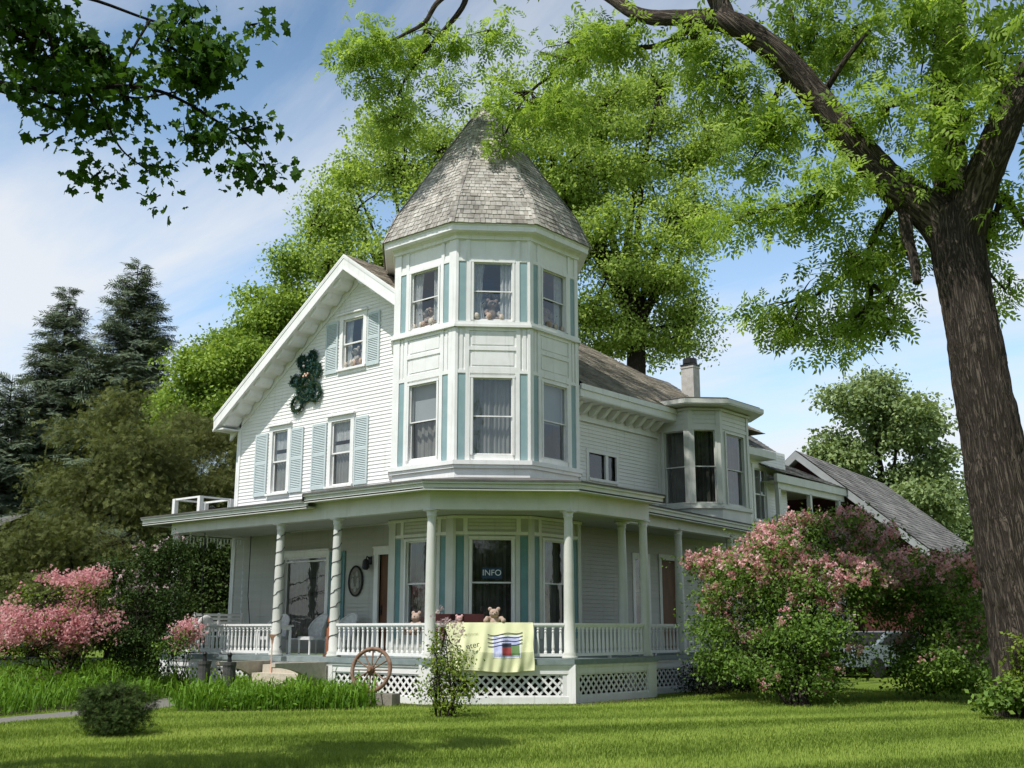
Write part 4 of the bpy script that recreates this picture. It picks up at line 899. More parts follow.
def wicker(loc, yaw, label):
    e = empty('wicker_chair', loc, label, 'chair', 'white wicker chairs on the porch'); M = Matrix.Rotation(yaw, 3, 'Z'); o = Vector(loc); p = lambda x, y, z: o+M @ Vector((x, y, z))
    mb = MB(); prev = None
    for k in range(15):                           # curved shell back
        a_ = math.pi*k/14; x_, y_ = .34*math.cos(a_), .06+.26*math.sin(a_); h_ = .62+.38*math.sin(a_)**.8
        cur_ = [p(x_, y_, .38), p(x_*1.06, y_*1.1, h_)]
        if prev: mb.poly([prev[0], cur_[0], cur_[1], prev[1]]); mb.tube([prev[1], cur_[1]], .022, 5)
        prev = cur_
    mb.build('backrest', 'lace', e)
    mb = MB(); mb.hexa([p(-.32, -.25, .36), p(.32, -.25, .36), p(.3, .28, .36), p(-.3, .28, .36), p(-.32, -.25, .44), p(.32, -.25, .44), p(.3, .28, .44), p(-.3, .28, .44)]); mb.build('seat', 'lace', e)
    for x_, y_ in ((-.28, -.22), (.28, -.22), (-.25, .25), (.25, .25)): mb = MB(); mb.tube([p(x_, y_, 0), p(x_, y_, .37)], .025, 6); mb.build('leg', 'white_trim', e)
wicker((-5.35, -2.2, .9), R(10), 'white wicker armchair behind the porch column left of the steps')
wicker((-4.05, -2.0, .9), R(-12), 'white wicker armchair in front of the teal shutter')
wicker((-3.0, -1.95, .9), R(-5), 'white wicker armchair below the oval wall plaque')
e = empty('side_table', (-4.75, -2.6, .9), 'small white table between the wicker chairs at the top of the steps', 'table')
mb = MB(); mb.box(-5.25, -4.3, -2.9, -2.4, 1.58, 1.62); mb.box(-5.2, -4.35, -2.86, -2.44, 1.50, 1.58); mb.build('tabletop', 'white_trim', e)
for x_ in (-5.18, -4.37):
    for y_ in (-2.84, -2.46): mb = MB(); mb.box(x_-.025, x_+.025, y_-.025, y_+.025, .9, 1.5); mb.build('leg', 'white_trim', e)
# flower torch, orange post, dark urns
e = empty('garden_torch', (-2.9, -4.15, .4), 'slim stake with a peach cup standing at the left of the steps', 'garden torch')
mb = MB(); mb.tube([(-2.9, -4.15, .0), (-2.9, -4.15, 1.22)], .015, 6); mb.build('stake', 'peach', e); mb = MB(); mb.lathe((-2.9, -4.15, 1.2), [(.025, 0), (.04, .12), (.11, .2), (.10, .2), (.03, .13)], 10); mb.build('cup', 'peach', e)
e = empty('carved_post', (-1.78, -3.35, .9), 'narrow orange-brown wooden post beside the porch column right of the steps', 'post')
mb = MB(); mb.box(-1.85, -1.71, -3.42, -3.28, .9, 1.55); mb.lathe((-1.78, -3.35, 1.55), [(.08, 0), (.05, .05), (.085, .14), (.06, .25), (.02, .3)], 10); mb.build('shaft', 'orange_wood', e); mb = MB(); mb.box(-1.90, -1.66, -3.47, -3.23, .9, .97); mb.build('base', 'brown_wood', e)
for (px_, py_, d_, lb) in ((228, 690, 25.2, 'dark grey stone pedestal at the left side of the porch steps'), (203, 690, 26.2, 'dark grey stone pedestal beside the small pink bush by the porch')):
    p0 = at(px_, py_, d_); e = empty('garden_pedestal', (p0.x, p0.y, 0), lb, 'pedestal', 'stone pedestals by the porch')
    mb = MB(); mb.lathe((p0.x, p0.y, 0), [(.16, 0), (.16, .1), (.14, .14), (.135, .72), (.15, .77), (.15, .83)], 14); mb.build('shaft', 'stone_grey', e); mb = MB(); mb.lathe((p0.x, p0.y, .83), [(.05, 0), (.04, .1), (.06, .16), (.02, .2)], 10); mb.build('knob', 'dark_metal', e)
# wagon wheel on a timber block
wc = at(371, 673, 23.6); fwd = Vector((-FWX, -FWY, 0)); rtv = Vector((RTX, RTY, 0))
fwd = (fwd*.94-rtv*.34).normalized(); rtv = Vector((-fwd.y, fwd.x, 0))
e = empty('timber_block', (wc.x, wc.y, 0), 'grey timber block under the old wagon wheel', 'block'); b0 = Vector((wc.x, wc.y, 0))+rtv*.22
mb = MB(); mb.hexa([b0+rtv*x_+fwd*y_+Vector((0, 0, z_)) for z_ in (0, .24) for x_, y_ in ((-.42, .19), (.36, .19), (.36, -.19), (-.42, -.19))]); mb.build('timber', 'grey_wood', e)
wz = .24+.46; w0 = Vector((wc.x, wc.y, wz)); tilt = Vector((0, 0, 1))*.97-fwd*.2; tilt.normalize()
e = empty('wagon_wheel', tuple(w0-Vector((0, 0, .46))), 'old rusty brown wagon wheel leaning against the porch lattice on a timber block', 'wheel')
mb = MB(); mb.tube([w0+rtv*(.43*math.cos(2*math.pi*k/36))+tilt*(.43*math.sin(2*math.pi*k/36)) for k in range(37)], .042, 8, caps=False); mb.build('rim', 'wheel_wood', e, smooth=True)
ax = rtv.cross(tilt).normalized(); mb = MB(); mb.tube([w0-ax*.09, w0-ax*.05, w0+ax*.05, w0+ax*.11], [.05, .075, .075, .045], 12); mb.build('hub', 'wheel_wood', e)
for k in range(12):
    a_ = 2*math.pi*k/12; mb = MB(); dv = rtv*math.cos(a_)+tilt*math.sin(a_); mb.tube([w0+dv*.06, w0+dv*.25, w0+dv*.40], [.02, .016, .02], 6); mb.build('spoke', 'wheel_wood', e)
# soft toys heaped behind the upper windows
def heap(F, s0, s1, z, n, label, sc=.38):
    m = MB(); m.fb(F, s0-.06, s1+.06, -.44, -.17, z-.06, z); m.fb(F, s0-.06, s1+.06, -1.0, -.44, z-.06, z+.34); m.build('window_seat', 'white_trim', house)
    for k in range(2*n-1):
        row = k >= n; s_ = s0+(s1-s0)*((k-n+1.0)/n if row else (k+.5)/n); p = F(s_, -.66 if row else -.29, z+(.34 if row else 0)); yaw = math.atan2(F.n[1], F.n[0])+math.pi/2
        plush('soft_toy', tuple(p), yaw+random.uniform(-.3, .3), sc*random.uniform(.85, 1.15), 'plush_brown' if k % 4 == 1 else 'plush_white', label, label.replace('one of the ', ''))
for i, lb in ((0, 'one of the soft toys heaped behind the left top tower window'), (1, 'one of the soft toys heaped behind the middle top tower window'), (2, 'one of the soft toys heaped behind the right top tower window')):
    F, w = facet(i); c = w/2; heap(F, c-.42, c+.42, 8.74, 3, lb, .74)
heap(GW, -4.0, -3.3, 8.46, 2, 'one of the soft toys sitting behind the gable window', .72)
# ------------------------------------------------------------------ vegetation
def unit(a): return a/np.maximum(np.linalg.norm(a, axis=-1, keepdims=True), 1e-9)
class LM:
    """many small leaf faces gathered into one mesh, with a tint per leaf"""
    def __init__(s): s.V = []; s.F = []; s.T = []; s.n = 0
    def inst(s, tv, tf, P, X, Nn, S, T):
        tv = np.asarray(tv, float); n = len(P)
        if n == 0: return
        X = unit(X); Y = unit(np.cross(Nn, X)); Z = np.cross(X, Y); S = np.asarray(S)[:, None, None]
        v = P[:, None, :]+S*(tv[None, :, 0:1]*X[:, None, :]+tv[None, :, 1:2]*Y[:, None, :]+tv[None, :, 2:3]*Z[:, None, :])
        k = len(tv)
        for m in {len(f) for f in tf}:
            f = np.array([g for g in tf if len(g) == m]); ff = (s.n+np.arange(n)[:, None, None]*k+f[None]).reshape(-1, m); s.F.append(ff)
        s.V.append(v.reshape(-1, 3)); s.T.append(np.repeat(np.asarray(T), k)); s.n += n*k
    def build(s, name, mat, parent=None):
        V_ = np.concatenate(s.V); me = bpy.data.meshes.new(name); nl = sum(f.size for f in s.F); nf = sum(len(f) for f in s.F)
        me.vertices.add(len(V_)); me.vertices.foreach_set('co', V_.astype(np.float32).ravel()); me.loops.add(nl); me.loops.foreach_set('vertex_index', np.concatenate([f.ravel() for f in s.F]).astype(np.int32))
        tot = np.concatenate([np.full(len(f), f.shape[1]) for f in s.F]); st = np.concatenate([[0], np.cumsum(tot)[:-1]])
        me.polygons.add(nf); me.polygons.foreach_set('loop_start', st.astype(np.int32)); me.polygons.foreach_set('loop_total', tot.astype(np.int32))
        a = me.attributes.new('tint', 'FLOAT', 'POINT'); a.data.foreach_set('value', np.clip(np.concatenate(s.T), 0, 1).astype(np.float32))
        me.materials.append(MAT[mat]); me.update(calc_edges=True); me.validate()
        o = bpy.data.objects.new(name, me); COL.objects.link(o)
        if parent is not None: o.parent = parent; o.matrix_parent_inverse = Matrix.Translation(-ROOTLOC(parent))
        return o
LEAF = ([(0, 0, 0), (.45, .30, .04), (1, 0, -.06), (.45, -.30, .04)], [(0, 1, 2, 3)])
NARROW = ([(0, 0, 0), (.5, .14, .02), (1, 0, -.08), (.5, -.14, .02)], [(0, 1, 2, 3)])
_mp = []
for k, (a, r) in enumerate([(-180, .10), (-150, .55), (-118, .46), (-88, .74), (-60, .52), (-42, .66), (-22, .58), (0, .95), (22, .58), (42, .66), (60, .52), (88, .74), (118, .46), (150, .55)]): _mp.append((.45+r*.6*math.cos(R(a)), r*.6*math.sin(R(a)), -.26*r*r+.06*math.cos(3*R(a))))
MAPLE = (_mp, [tuple(range(len(_mp)))])
def _ash():
    v = []; f = []
    for i in range(7):
        if i < 6: x = .12+.27*(i//2); sy = 1 if i % 2 else -1; d = (.26, .36*sy, -.10)
        else: x = .80; sy = 0; d = (.42, 0, -.12)
        z0 = -.22*x*x; L_ = math.sqrt(sum(c*c for c in d)); px_, py_ = -d[1]/L_*.095, d[0]/L_*.095; k = len(v)
        v += [(x, 0, z0), (x+d[0]*.45+px_, d[1]*.45+py_, z0+d[2]*.2), (x+d[0], d[1], z0+d[2]), (x+d[0]*.45-px_, d[1]*.45-py_, z0+d[2]*.2)]; f.append((k, k+1, k+2, k+3))
    return v, f
ASH = _ash()
def _spray(n=11, spread=.55, w=.045, droop=.3):
    v = []; f = []; rr = random.Random(5)
    for i in range(n):
        x = i/n*.7; sy = 1 if i % 2 else -1; l_ = .42*(1-.5*x); a = R(50+rr.uniform(-12, 12)); d = (math.cos(a)*l_, sy*math.sin(a)*l_*spread*2, -droop*l_*rr.uniform(.4, 1.4)); z = -.12*x; k = len(v)
        v += [(x, 0, z), (x+d[0]*.5, d[1]*.5+w, z+d[2]*.4), (x+d[0], d[1], z+d[2]), (x+d[0]*.5, d[1]*.5-w, z+d[2]*.4)]; f.append((k, k+1, k+2, k+3))
    return v, f
SPRAY = _spray(); SPRAYW = _spray(9, .5, .07, .15)
BLADE = ([(0, -.5, 0), (0, .5, 0), (.12, .42, .45), (.12, -.42, .45), (.42, 0, .98)], [(0, 1, 2, 3), (3, 2, 4)])
LILY = ([(0, -.016, 0), (0, .016, 0), (.05, .021, .45), (.05, -.021, .45), (.20, .016, .76), (.20, -.016, .76), (.52, 0, .82)], [(0, 1, 2, 3), (3, 2, 4, 5), (5, 4, 6)])
_bl = []; _bf = []
for k in range(7):
    a = 2*math.pi*k/7*2.4; e_ = .15+.12*k; k0 = len(_bl); d_ = (math.cos(a)*math.cos(e_), math.sin(a)*math.cos(e_), math.sin(e_)); s_ = (-math.sin(a)*.22, math.cos(a)*.22, 0)
    _bl += [(0, 0, .05*k), (d_[0]*.35+s_[0], d_[1]*.35+s_[1], d_[2]*.35+.05*k), (d_[0]*.6, d_[1]*.6, d_[2]*.55+.05*k), (d_[0]*.35-s_[0], d_[1]*.35-s_[1], d_[2]*.35+.05*k)]; _bf.append((k0, k0+1, k0+2, k0+3))
BLOOM = (_bl, _bf)
def blob(px, py, dist, rx, ry, deep=1.0):
    c = at(px, py, dist); return (np.array(c), np.array([rx*dist/FPX*deep, rx*dist/FPX*deep, ry*dist/FPX]))
def rdir(n): return unit(rng.normal(size=(n, 3)))
def sample(blobs, n, inner=.35, power=.6):
    """cluster centres in the shells of the lobes, thinned into clumps"""
    w = np.array([b[1].prod()**.62 for b in blobs]); idx = rng.choice(len(blobs), n, p=w/w.sum()); c = np.array([b[0] for b in blobs])[idx]; r = np.array([b[1] for b in blobs])[idx]
    d = rdir(n); rad = inner+(1-inner)*rng.random(n)**power; bump = 1+.16*np.sin(d[:, 0]*7+idx)*np.sin(d[:, 1]*6+idx*2)+.1*np.sin(d[:, 2]*11+idx)
    return c+d*r*(rad*bump)[:, None], d
def crown(name, mat, parent, blobs, ncl, per, size, spread, tmpl=LEAF, inner=.35, flat_=.55, up=.5, tbase=.45, tvar=.2, zmin=.05, droop=0.0):
    C, D = sample(blobs, ncl, inner); lm = LM(); n = ncl*per
    ct = rng.normal(tbase, tvar, ncl); sp_ = spread*rng.uniform(.6, 1.4, ncl)
    P = np.repeat(C, per, 0)+np.clip(rng.normal(size=(n, 3)), -1.5, 1.5)*np.repeat(sp_, per)[:, None]*np.array([1, 1, flat_]); Dn = np.repeat(D, per, 0)
    ok = P[:, 2] > zmin; P = P[ok]; Dn = Dn[ok]; T = (np.repeat(ct, per)+rng.normal(0, .13, n))[ok]; m = len(P)
    Nn = unit(Dn*.35+np.array([0, 0, up])+rng.normal(size=(m, 3))*.55); X = unit(rng.normal(size=(m, 3))+Dn*.5-np.array([0, 0, .35+droop])); X = unit(X-(X*Nn).sum(1)[:, None]*Nn*.6)
    lm.inst(*tmpl, P, X, Nn, size*rng.uniform(.65, 1.3, m), T); o = lm.build(name, mat, parent); return o, C
def curve(a, b, sag=0.0, wob=.1, n=7):
    a, b = Vector(a), Vector(b); L_ = (b-a).length; r_ = []
    w = [Vector((random.uniform(-1, 1), random.uniform(-1, 1), random.uniform(-1, 1)))*wob*L_*.25 for _ in range(2)]
    for i in range(n):
        t_ = i/(n-1); r_.append(a.lerp(b, t_)+w[0]*math.sin(math.pi*t_)+w[1]*math.sin(2*math.pi*t_)*.5+Vector((0, 0, sag*math.sin(math.pi*t_))))
    return r_
def limbs(mb, root, blobs, C, r0, ntw=60, rt=.02, k=7):
    """limbs from the trunk into each lobe and twigs on to the leaf clusters"""
    cc = [Vector(b[0]) for b in blobs]
    for c_, b in zip(cc, blobs):
        tgt = c_; rr = r0*min(1, max(.35, (b[1].mean()/2.5))); mb.tube(curve(root, tgt, .04*(tgt-Vector(root)).length, .22, 9), [rr*(1-.8*i/8) for i in range(9)], k)
    for j in rng.choice(len(C), min(ntw, len(C)), replace=False):
        p = Vector(C[j]); near = min(cc, key=lambda q_: (q_-p).length); mb.tube(curve(near, p, 0, .3, 5), [rt*1.6, rt*1.3, rt, rt*.7, rt*.35], 4, caps=False)
def tree(name, label, base, fork, r, blobs, leafmat, ncl, per, size, spread, barkm='bark_dark', group=None, ntw=60, **kw):
    e = empty(name, tuple(base), label, 'tree', group); mb = MB(); b = Vector(base); f = Vector(fork); big = blobs; nb_ = kw.pop('nb', 7); blobs = boughs(blobs, nb_) if nb_ else blobs
    mb.tube(curve(b-Vector((0, 0, .1)), f, 0, .05, 8), [r*1.35]+[r*(1-.35*i/7) for i in range(1, 8)], 12, .06)
    o, C = crown('crown', leafmat, e, blobs, ncl, per, size, spread, **kw); limbs(mb, fork, big, C, r*.5, ntw, max(.02, r*.09)); mb.build('trunk', barkm, e, smooth=True)
    return e
def gxy(px, dist): p = at(px, 600, dist); return Vector((p.x, p.y, 0))
B = blob
def boughs(bl, n=6, f=.46, flat=.62):
    """each lobe broken into leafy boughs with gaps between them"""
    o = []
    for c, r in bl:
        for k in range(n):
            d = rdir(1)[0]; o.append((c+d*r*rng.uniform(.45, .95), r*f*rng.uniform(.65, 1.25)*np.array([1, 1, flat])))
    return o
# big lime tree behind the tower
tree('broad_tree', 'tall lime-green tree right behind the tower roof', gxy(640, 43), at(636, 330, 43), .55,
     [B(600, 115, 43, 62, 45), B(555, 180, 42, 62, 60), B(640, 160, 44, 70, 60), B(690, 215, 43, 52, 55), B(600, 250, 42, 75, 60), B(655, 295, 43, 60, 42), B(625, 345, 44, 62, 28), B(705, 140, 44, 45, 45), B(535, 105, 43, 55, 40), B(505, 160, 42, 45, 60), B(660, 90, 44, 45, 35), B(690, 330, 43, 28, 28), B(590, 310, 42, 50, 40)],
     'leaf_lime', 3000, 34, .15, .42, ntw=320, tvar=.3, inner=.15, nb=10)
tree('broad_tree', 'lighter green tree between the gable peak and the tower roof', gxy(395, 40), at(395, 300, 40), .4,
     [B(405, 165, 40, 50, 42), B(355, 215, 40, 42, 45), B(440, 150, 41, 40, 45), B(328, 262, 40, 28, 38), B(385, 130, 40, 36, 26), B(430, 225, 40, 48, 45), B(380, 260, 40, 50, 40), B(345, 175, 40, 28, 30), B(310, 235, 40, 20, 25)],
     'leaf_lime', 1250, 32, .14, .36, ntw=200, tbase=.55, tvar=.3, inner=.15, nb=9)
tree('broad_tree', 'rounded green tree left of the gable, behind the olive trees', gxy(240, 48), at(235, 440, 48), .4,
     [B(275, 300, 48, 32, 26), B(215, 365, 48, 44, 42), B(270, 355, 48, 48, 40), B(185, 395, 48, 24, 26), B(300, 265, 48, 26, 24), B(240, 410, 48, 50, 40), B(165, 420, 48, 22, 30), B(290, 330, 48, 30, 40), B(235, 335, 48, 22, 16)],
     'leaf_mid', 1200, 40, .18, .45, ntw=60, tbase=.6, tvar=.28)
OL = [('fine-leaved olive green tree behind the pink bush at far left', 75, 37, [B(95, 470, 37, 62, 52), B(50, 535, 37, 55, 55), B(120, 540, 36, 55, 55), B(85, 590, 36, 70, 40), B(120, 430, 38, 42, 34), B(20, 590, 37, 40, 45), B(140, 490, 37, 40, 45)]),
      ('fine-leaved olive green tree just left of the house wall', 200, 39, [B(200, 480, 39, 42, 56), B(165, 520, 38, 42, 55), B(225, 450, 40, 34, 40), B(215, 540, 38, 45, 50), B(190, 590, 38, 55, 40), B(185, 430, 40, 28, 26), B(245, 500, 41, 30, 60), B(240, 590, 38, 35, 40)])]
for lb, px_, d_, bl in OL:
    tree('olive_tree', lb, gxy(px_, d_), at(px_, 540, d_), .3, bl, 'leaf_olive', 1700, 24, .21, .34, ntw=50, tmpl=SPRAYW, group='olive trees beside the house', flat_=.8, up=.4, nb=9, inner=.2, tvar=.28)
tree('pale_tree', 'pale grey-green round tree beyond the barn roof', gxy(880, 62), at(880, 500, 62), .45,
     [B(880, 430, 62, 52, 40), B(848, 470, 62, 36, 38), B(918, 470, 62, 34, 40), B(872, 402, 62, 36, 24), B(930, 510, 62, 24, 30), B(890, 500, 62, 50, 40), B(835, 445, 62, 24, 20), B(905, 420, 62, 28, 28), B(900, 540, 62, 40, 40)],
     'leaf_pale', 1300, 40, .25, .52, ntw=50)
def conifer(label, px, top, dist, rmax, seed):
    rr = random.Random(seed); b = gxy(px, dist); H_ = at(px, top, dist).z; e = empty('spruce_tree', tuple(b), label, 'tree', 'spruces on the left'); mb = MB(); lean = Vector((rr.uniform(-.4, .4), rr.uniform(-.4, .4), 0)); ax_ = lambda t_: b+Vector((0, 0, H_*t_))+lean*t_*t_
    mb.tube([ax_(i/9) for i in range(10)], [.32*(1-i/9.3) for i in range(10)], 8); P_ = []; X_ = []; S_ = []; T_ = []
    t_ = .12
    while t_ < .995:
        for _ in range(rr.randint(11, 15) if t_ < .93 else 6):
            a = rr.uniform(0, 2*math.pi); l_ = rmax*1.25*(1-t_)**.8*rr.uniform(.5, 1.12)+.2; el = R(rr.uniform(-22, 8)+30*t_); d = Vector((math.cos(a)*math.cos(el), math.sin(a)*math.cos(el), math.sin(el))); p0 = ax_(t_); m = max(2, int(l_/.27)); tb = rr.uniform(.2, .75)
            if rr.random() < .25: mb.tube([p0, p0+d*l_*.9], [.04, .01], 4)
            for i in range(m):
                f_ = (i+.6)/m
                for sd_ in (-1, 0, 1):
                    side_ = Vector((-d.y, d.x, 0))*sd_*rr.uniform(.2, .5)*(1.25-f_)*min(l_, 2.2)*.5
                    P_.append(p0+d*l_*f_+side_+Vector((0, 0, -.10*f_*l_*.5+rr.uniform(-.1, .1)))); X_.append(d*.8+side_*1.0+Vector((0, 0, rr.uniform(-.45, .05)))); S_.append(rr.uniform(.55, 1.0)*(.5+.5*(1-t_))); T_.append(tb+rr.uniform(-.2, .2))
        t_ += .38/H_*rr.uniform(.7, 1.3)
    P_ = np.array(P_); lm = LM(); lm.inst(*SPRAY, P_, np.array(X_), np.array([0, 0, 1.])+rng.normal(size=P_.shape)*.35, np.array(S_)*1.75, np.array(T_)); lm.build('crown', 'needle', e); mb.build('trunk', 'bark_dark', e)
conifer('tallest dark spruce standing left of the house', 114, 256, 60, 4.6, 3); conifer('dark spruce left of the tallest one', 37, 284, 62, 3.9, 8); conifer('dark spruce cut off by the left edge of the photo', -12, 372, 60, 3.6, 12); conifer('short dark spruce right of the tallest one', 158, 385, 64, 3.2, 21)
# far woods
lm = LM(); bl = [B(px_, py_, d_, r1_, r2_) for px_, py_, d_, r1_, r2_ in ((945, 535, 95, 42, 40), (1010, 530, 98, 48, 42), (1070, 540, 95, 50, 50), (880, 590, 95, 60, 40), (960, 590, 92, 70, 40), (780, 610, 100, 70, 30), (1100, 600, 90, 60, 50), (-40, 590, 90, 70, 60), (40, 600, 95, 60, 50), (-130, 580, 90, 70, 60))]
o, _ = crown('distant_wood', 'leaf_far', None, bl, 2200, 22, .5, .8, zmin=0); tag(o, kind='stuff')
# --- the big old tree on the right
base = at(1040, 705, 22.3); base = Vector((base.x, base.y, 0)); e = empty('old_ash_tree', tuple(base), 'huge old tree with furrowed dark bark and long limbs on the right', 'tree'); mb = MB()
from mathutils import noise as mnoise
def rough_tube(pts, rad, k=84):
    """bark with real ridges: a finely divided tube pushed in and out by stretched noise"""
    P_ = [pts[0]]; Rr = [rad[0]]
    for i in range(len(pts)-1):
        n_ = max(1, int((pts[i+1]-pts[i]).length/.07))
        for j in range(1, n_+1): P_.append(pts[i].lerp(pts[i+1], j/n_)); Rr.append(rad[i]+(rad[i+1]-rad[i])*j/n_)
    n = len(P_); i0 = len(mb.v); dref = Vector((1, .3, 0)).normalized(); acc = [0.0]
    for i in range(1, n): acc.append(acc[-1]+(P_[i]-P_[i-1]).length)
    for i, p in enumerate(P_):
        d = (P_[min(i+1, n-1)]-P_[max(i-1, 0)]).normalized(); x = dref-d*dref.dot(d); x.normalize(); y = d.cross(x)
        for j in range(k):
            a = 2*math.pi*j/k; r = Rr[i]; c_, s_ = math.cos(a), math.sin(a); q_ = Vector((c_*r*9, s_*r*9, acc[i]*1.5)); w_ = mnoise.noise(Vector((c_*r*2, s_*r*2, acc[i]*.9)))
            rg = 1-abs(mnoise.noise(q_+Vector((w_, w_, w_))*1.6))*2.2; f2 = mnoise.noise(q_*2.7+Vector((5, 0, 0)))
            flare = 1+.10*math.sin(3*a+1)*math.exp(-acc[i]/.6) if i0 == 0 else 1
            am = min(1, r/.55); r2 = r*flare*(1+.05*w_)*(.96)+am*(.038*(rg-.55)+.014*f2); mb.v.append(tuple(p+x*(c_*r2)+y*(s_*r2))); mb.t.append(.5)
    circ = 2*math.pi*max(Rr)
    for i in range(n-1):
        for j in range(k):
            a_ = i0+i*k+j; b_ = i0+i*k+(j+1) % k; mb.uv[len(mb.f)] = [(j/k*circ, acc[i]), ((j+1)/k*circ, acc[i]), ((j+1)/k*circ, acc[i+1]), (j/k*circ, acc[i+1])]; mb.f.append((a_, b_, b_+k, a_+k))
def ipath(pts, dist0, jit=.05, k=14):
    """limb through a list of (px, py, radius px, distance)"""
    P_ = []; Rr = []
    ctrl = [(at(a, b_, d_), r_*d_/FPX) for a, b_, r_, d_ in pts]
    for i in range(len(ctrl)-1):
        p0 = ctrl[max(i-1, 0)][0]; p1, ra = ctrl[i]; p2, rb_ = ctrl[i+1]; p3 = ctrl[min(i+2, len(ctrl)-1)][0]
        for j in range(6):
            t_ = j/6; a_ = 2*p1; P_.append(.5*((2*p1)+(p2-p0)*t_+(2*p0-5*p1+4*p2-p3)*t_*t_+(3*p1-p0-3*p2+p3)*t_**3)); Rr.append(ra+(rb_-ra)*t_)
    P_.append(ctrl[-1][0]); Rr.append(ctrl[-1][1])
    if jit < 0: rough_tube(P_, Rr, k)
    else: mb.tube(P_, Rr, k, jit)
    return P_
D0 = 22.3
trunkP = [base-Vector((0, 0, .2)), base+Vector((0, 0, .25))]; ipath([(1052, 718, 62, D0), (1047, 704, 48, D0), (1039, 680, 39, D0), (1031, 645, 36, D0), (1023, 602, 34, D0), (1009, 535, 31, D0), (995, 460, 28.5, D0), (982, 385, 26.5, D0), (967, 300, 24.5, D0), (958, 250, 26, D0), (955, 210, 23, D0)], D0, -1, 96)
l1 = ipath([(960, 262, 20, D0), (935, 218, 20, D0), (890, 182, 18, D0), (850, 140, 16, D0-.3), (812, 92, 15, D0-.5), (770, 48, 14, D0-.8), (728, 22, 13, D0-1), (680, 18, 9, D0-.4), (640, 15, 8, D0+.4), (600, -10, 7, D0+1.4), (540, -40, 6, D0+2.6), (478, -25, 4.6, D0+3.6), (462, 8, 3.2, D0+3.8), (440, 35, 2.6, D0+4), (422, 55, 2, D0+4.1), (405, 80, 1.5, D0+4.2), (394, 104, .8, D0+4.2)], D0, -1, 44)
ipath([(727, 24, 12, D0-1), (718, 0, 11, D0-1), (700, -40, 9, D0-1.5), (670, -120, 7, D0-2)], D0)
ipath([(478, -25, 3.6, D0+3.6), (440, 0, 3.0, D0+3.6), (425, 22, 2.4, D0+3.7), (405, 34, 1.8, D0+3.8), (388, 42, 1, D0+3.8)], D0)
ipath([(956, 232, 17, D0), (950, 170, 17, D0+.4), (946, 100, 16, D0+.6), (950, 40, 15, D0+.8), (952, -30, 13, D0+1), (940, -140, 9, D0+1)], D0, -1, 56)
ipath([(964, 240, 20, D0), (980, 185, 18, D0-.4), (1000, 135, 17, D0-.8), (1024, 85, 16, D0-1), (1060, 20, 13, D0-1.4), (1090, -60, 10, D0-2)], D0, -1, 56)
ipath([(905, 205, 8, D0), (907, 235, 6, D0-.2), (914, 262, 4.6, D0-.3), (917, 283, 4, D0-.4)], D0)
limbsets = [[(850, 140, 6, D0-.3), (825, 105, 5, D0+.6), (800, 60, 4, D0+1), (790, 10, 3, D0+1.2)], [(905, 190, 6, D0), (880, 225, 4, D0+.6), (868, 260, 3, D0+.8), (870, 300, 2, D0+1), (840, 330, 1, D0+1)], [(965, 200, 6, D0), (1000, 195, 4, D0+.6), (1024, 225, 3, D0+.8), (1050, 260, 2, D0+1)], [(700, 18, 4, D0-.8), (660, 45, 3, D0+.6), (600, 50, 2.2, D0+2), (560, 70, 1.8, D0+3), (525, 98, 1.6, D0+3.8), (500, 145, 1.0, D0+4.2)], [(790, 70, 4, D0-.6), (770, 110, 3, D0-.4), (762, 150, 2, D0-.4)], [(820, 100, 4, D0), (845, 60, 3, D0-.6), (870, 30, 2, D0-.8)], [(640, 15, 4, D0+.4), (610, 40, 2.6, D0+1.2), (580, 60, 1.6, D0+2), (540, 52, 1, D0+2.8)], [(870, 165, 4, D0), (830, 200, 2.6, D0-.4), (790, 205, 1.6, D0-.6), (745, 225, .9, D0-.6)],
            [(868, 262, 3, D0+.8), (830, 285, 2, D0+.9), (800, 310, 1.3, D0+1), (790, 335, .7, D0+1)], [(868, 280, 2.4, D0+.8), (895, 310, 1.6, D0+1), (880, 345, .8, D0+1)], [(1000, 200, 3, D0+.4), (985, 260, 2, D0+.8), (1005, 290, 1, D0+.9)]]
for ls in limbsets: ipath(ls, D0, .08, 8)
ABL = [B(925, 55, D0, 62, 46), B(860, 40, D0+.6, 48, 42), B(985, 70, D0-.4, 45, 60), B(815, 40, D0+1, 40, 35), B(890, 120, D0-.8, 46, 36), B(960, 140, D0-1, 50, 28), B(770, 145, D0-.4, 45, 45), B(820, 205, D0-.4, 55, 30), B(850, 262, D0+.8, 46, 30), B(800, 310, D0+1, 40, 30), B(868, 322, D0+1, 38, 30), B(745, 225, D0-.6, 32, 28), B(1000, 230, D0+.6, 34, 50), B(900, 250, D0+.9, 34, 26), B(690, 40, D0-.2, 48, 28), B(620, 40, D0+1.2, 50, 26), B(570, 50, D0+2.4, 45, 28), B(530, 100, D0+3.6, 36, 26), B(505, 145, D0+4.0, 11, 12), B(560, 110, D0+3.2, 34, 24), B(720, 90, D0-.2, 44, 38),
       B(425, 40, D0+4, 36, 32), B(382, 52, D0+4, 32, 28), B(400, 92, D0+4.2, 32, 22), B(365, 85, D0+4.2, 24, 20), B(395, 120, D0+4.2, 24, 14), B(490, 40, D0+3.6, 24, 30), B(352, 58, D0+4, 18, 18), B(1010, 285, D0+.9, 20, 20), B(835, 345, D0+1, 22, 14), B(450, 90, D0+4.2, 18, 16)]
o, C = crown('crown', 'leaf_ash', e, boughs(ABL, 6, .55, .65), 1350, 6, .31, .32, ASH, inner=.15, flat_=.6, up=.7, droop=.3, tbase=.5)
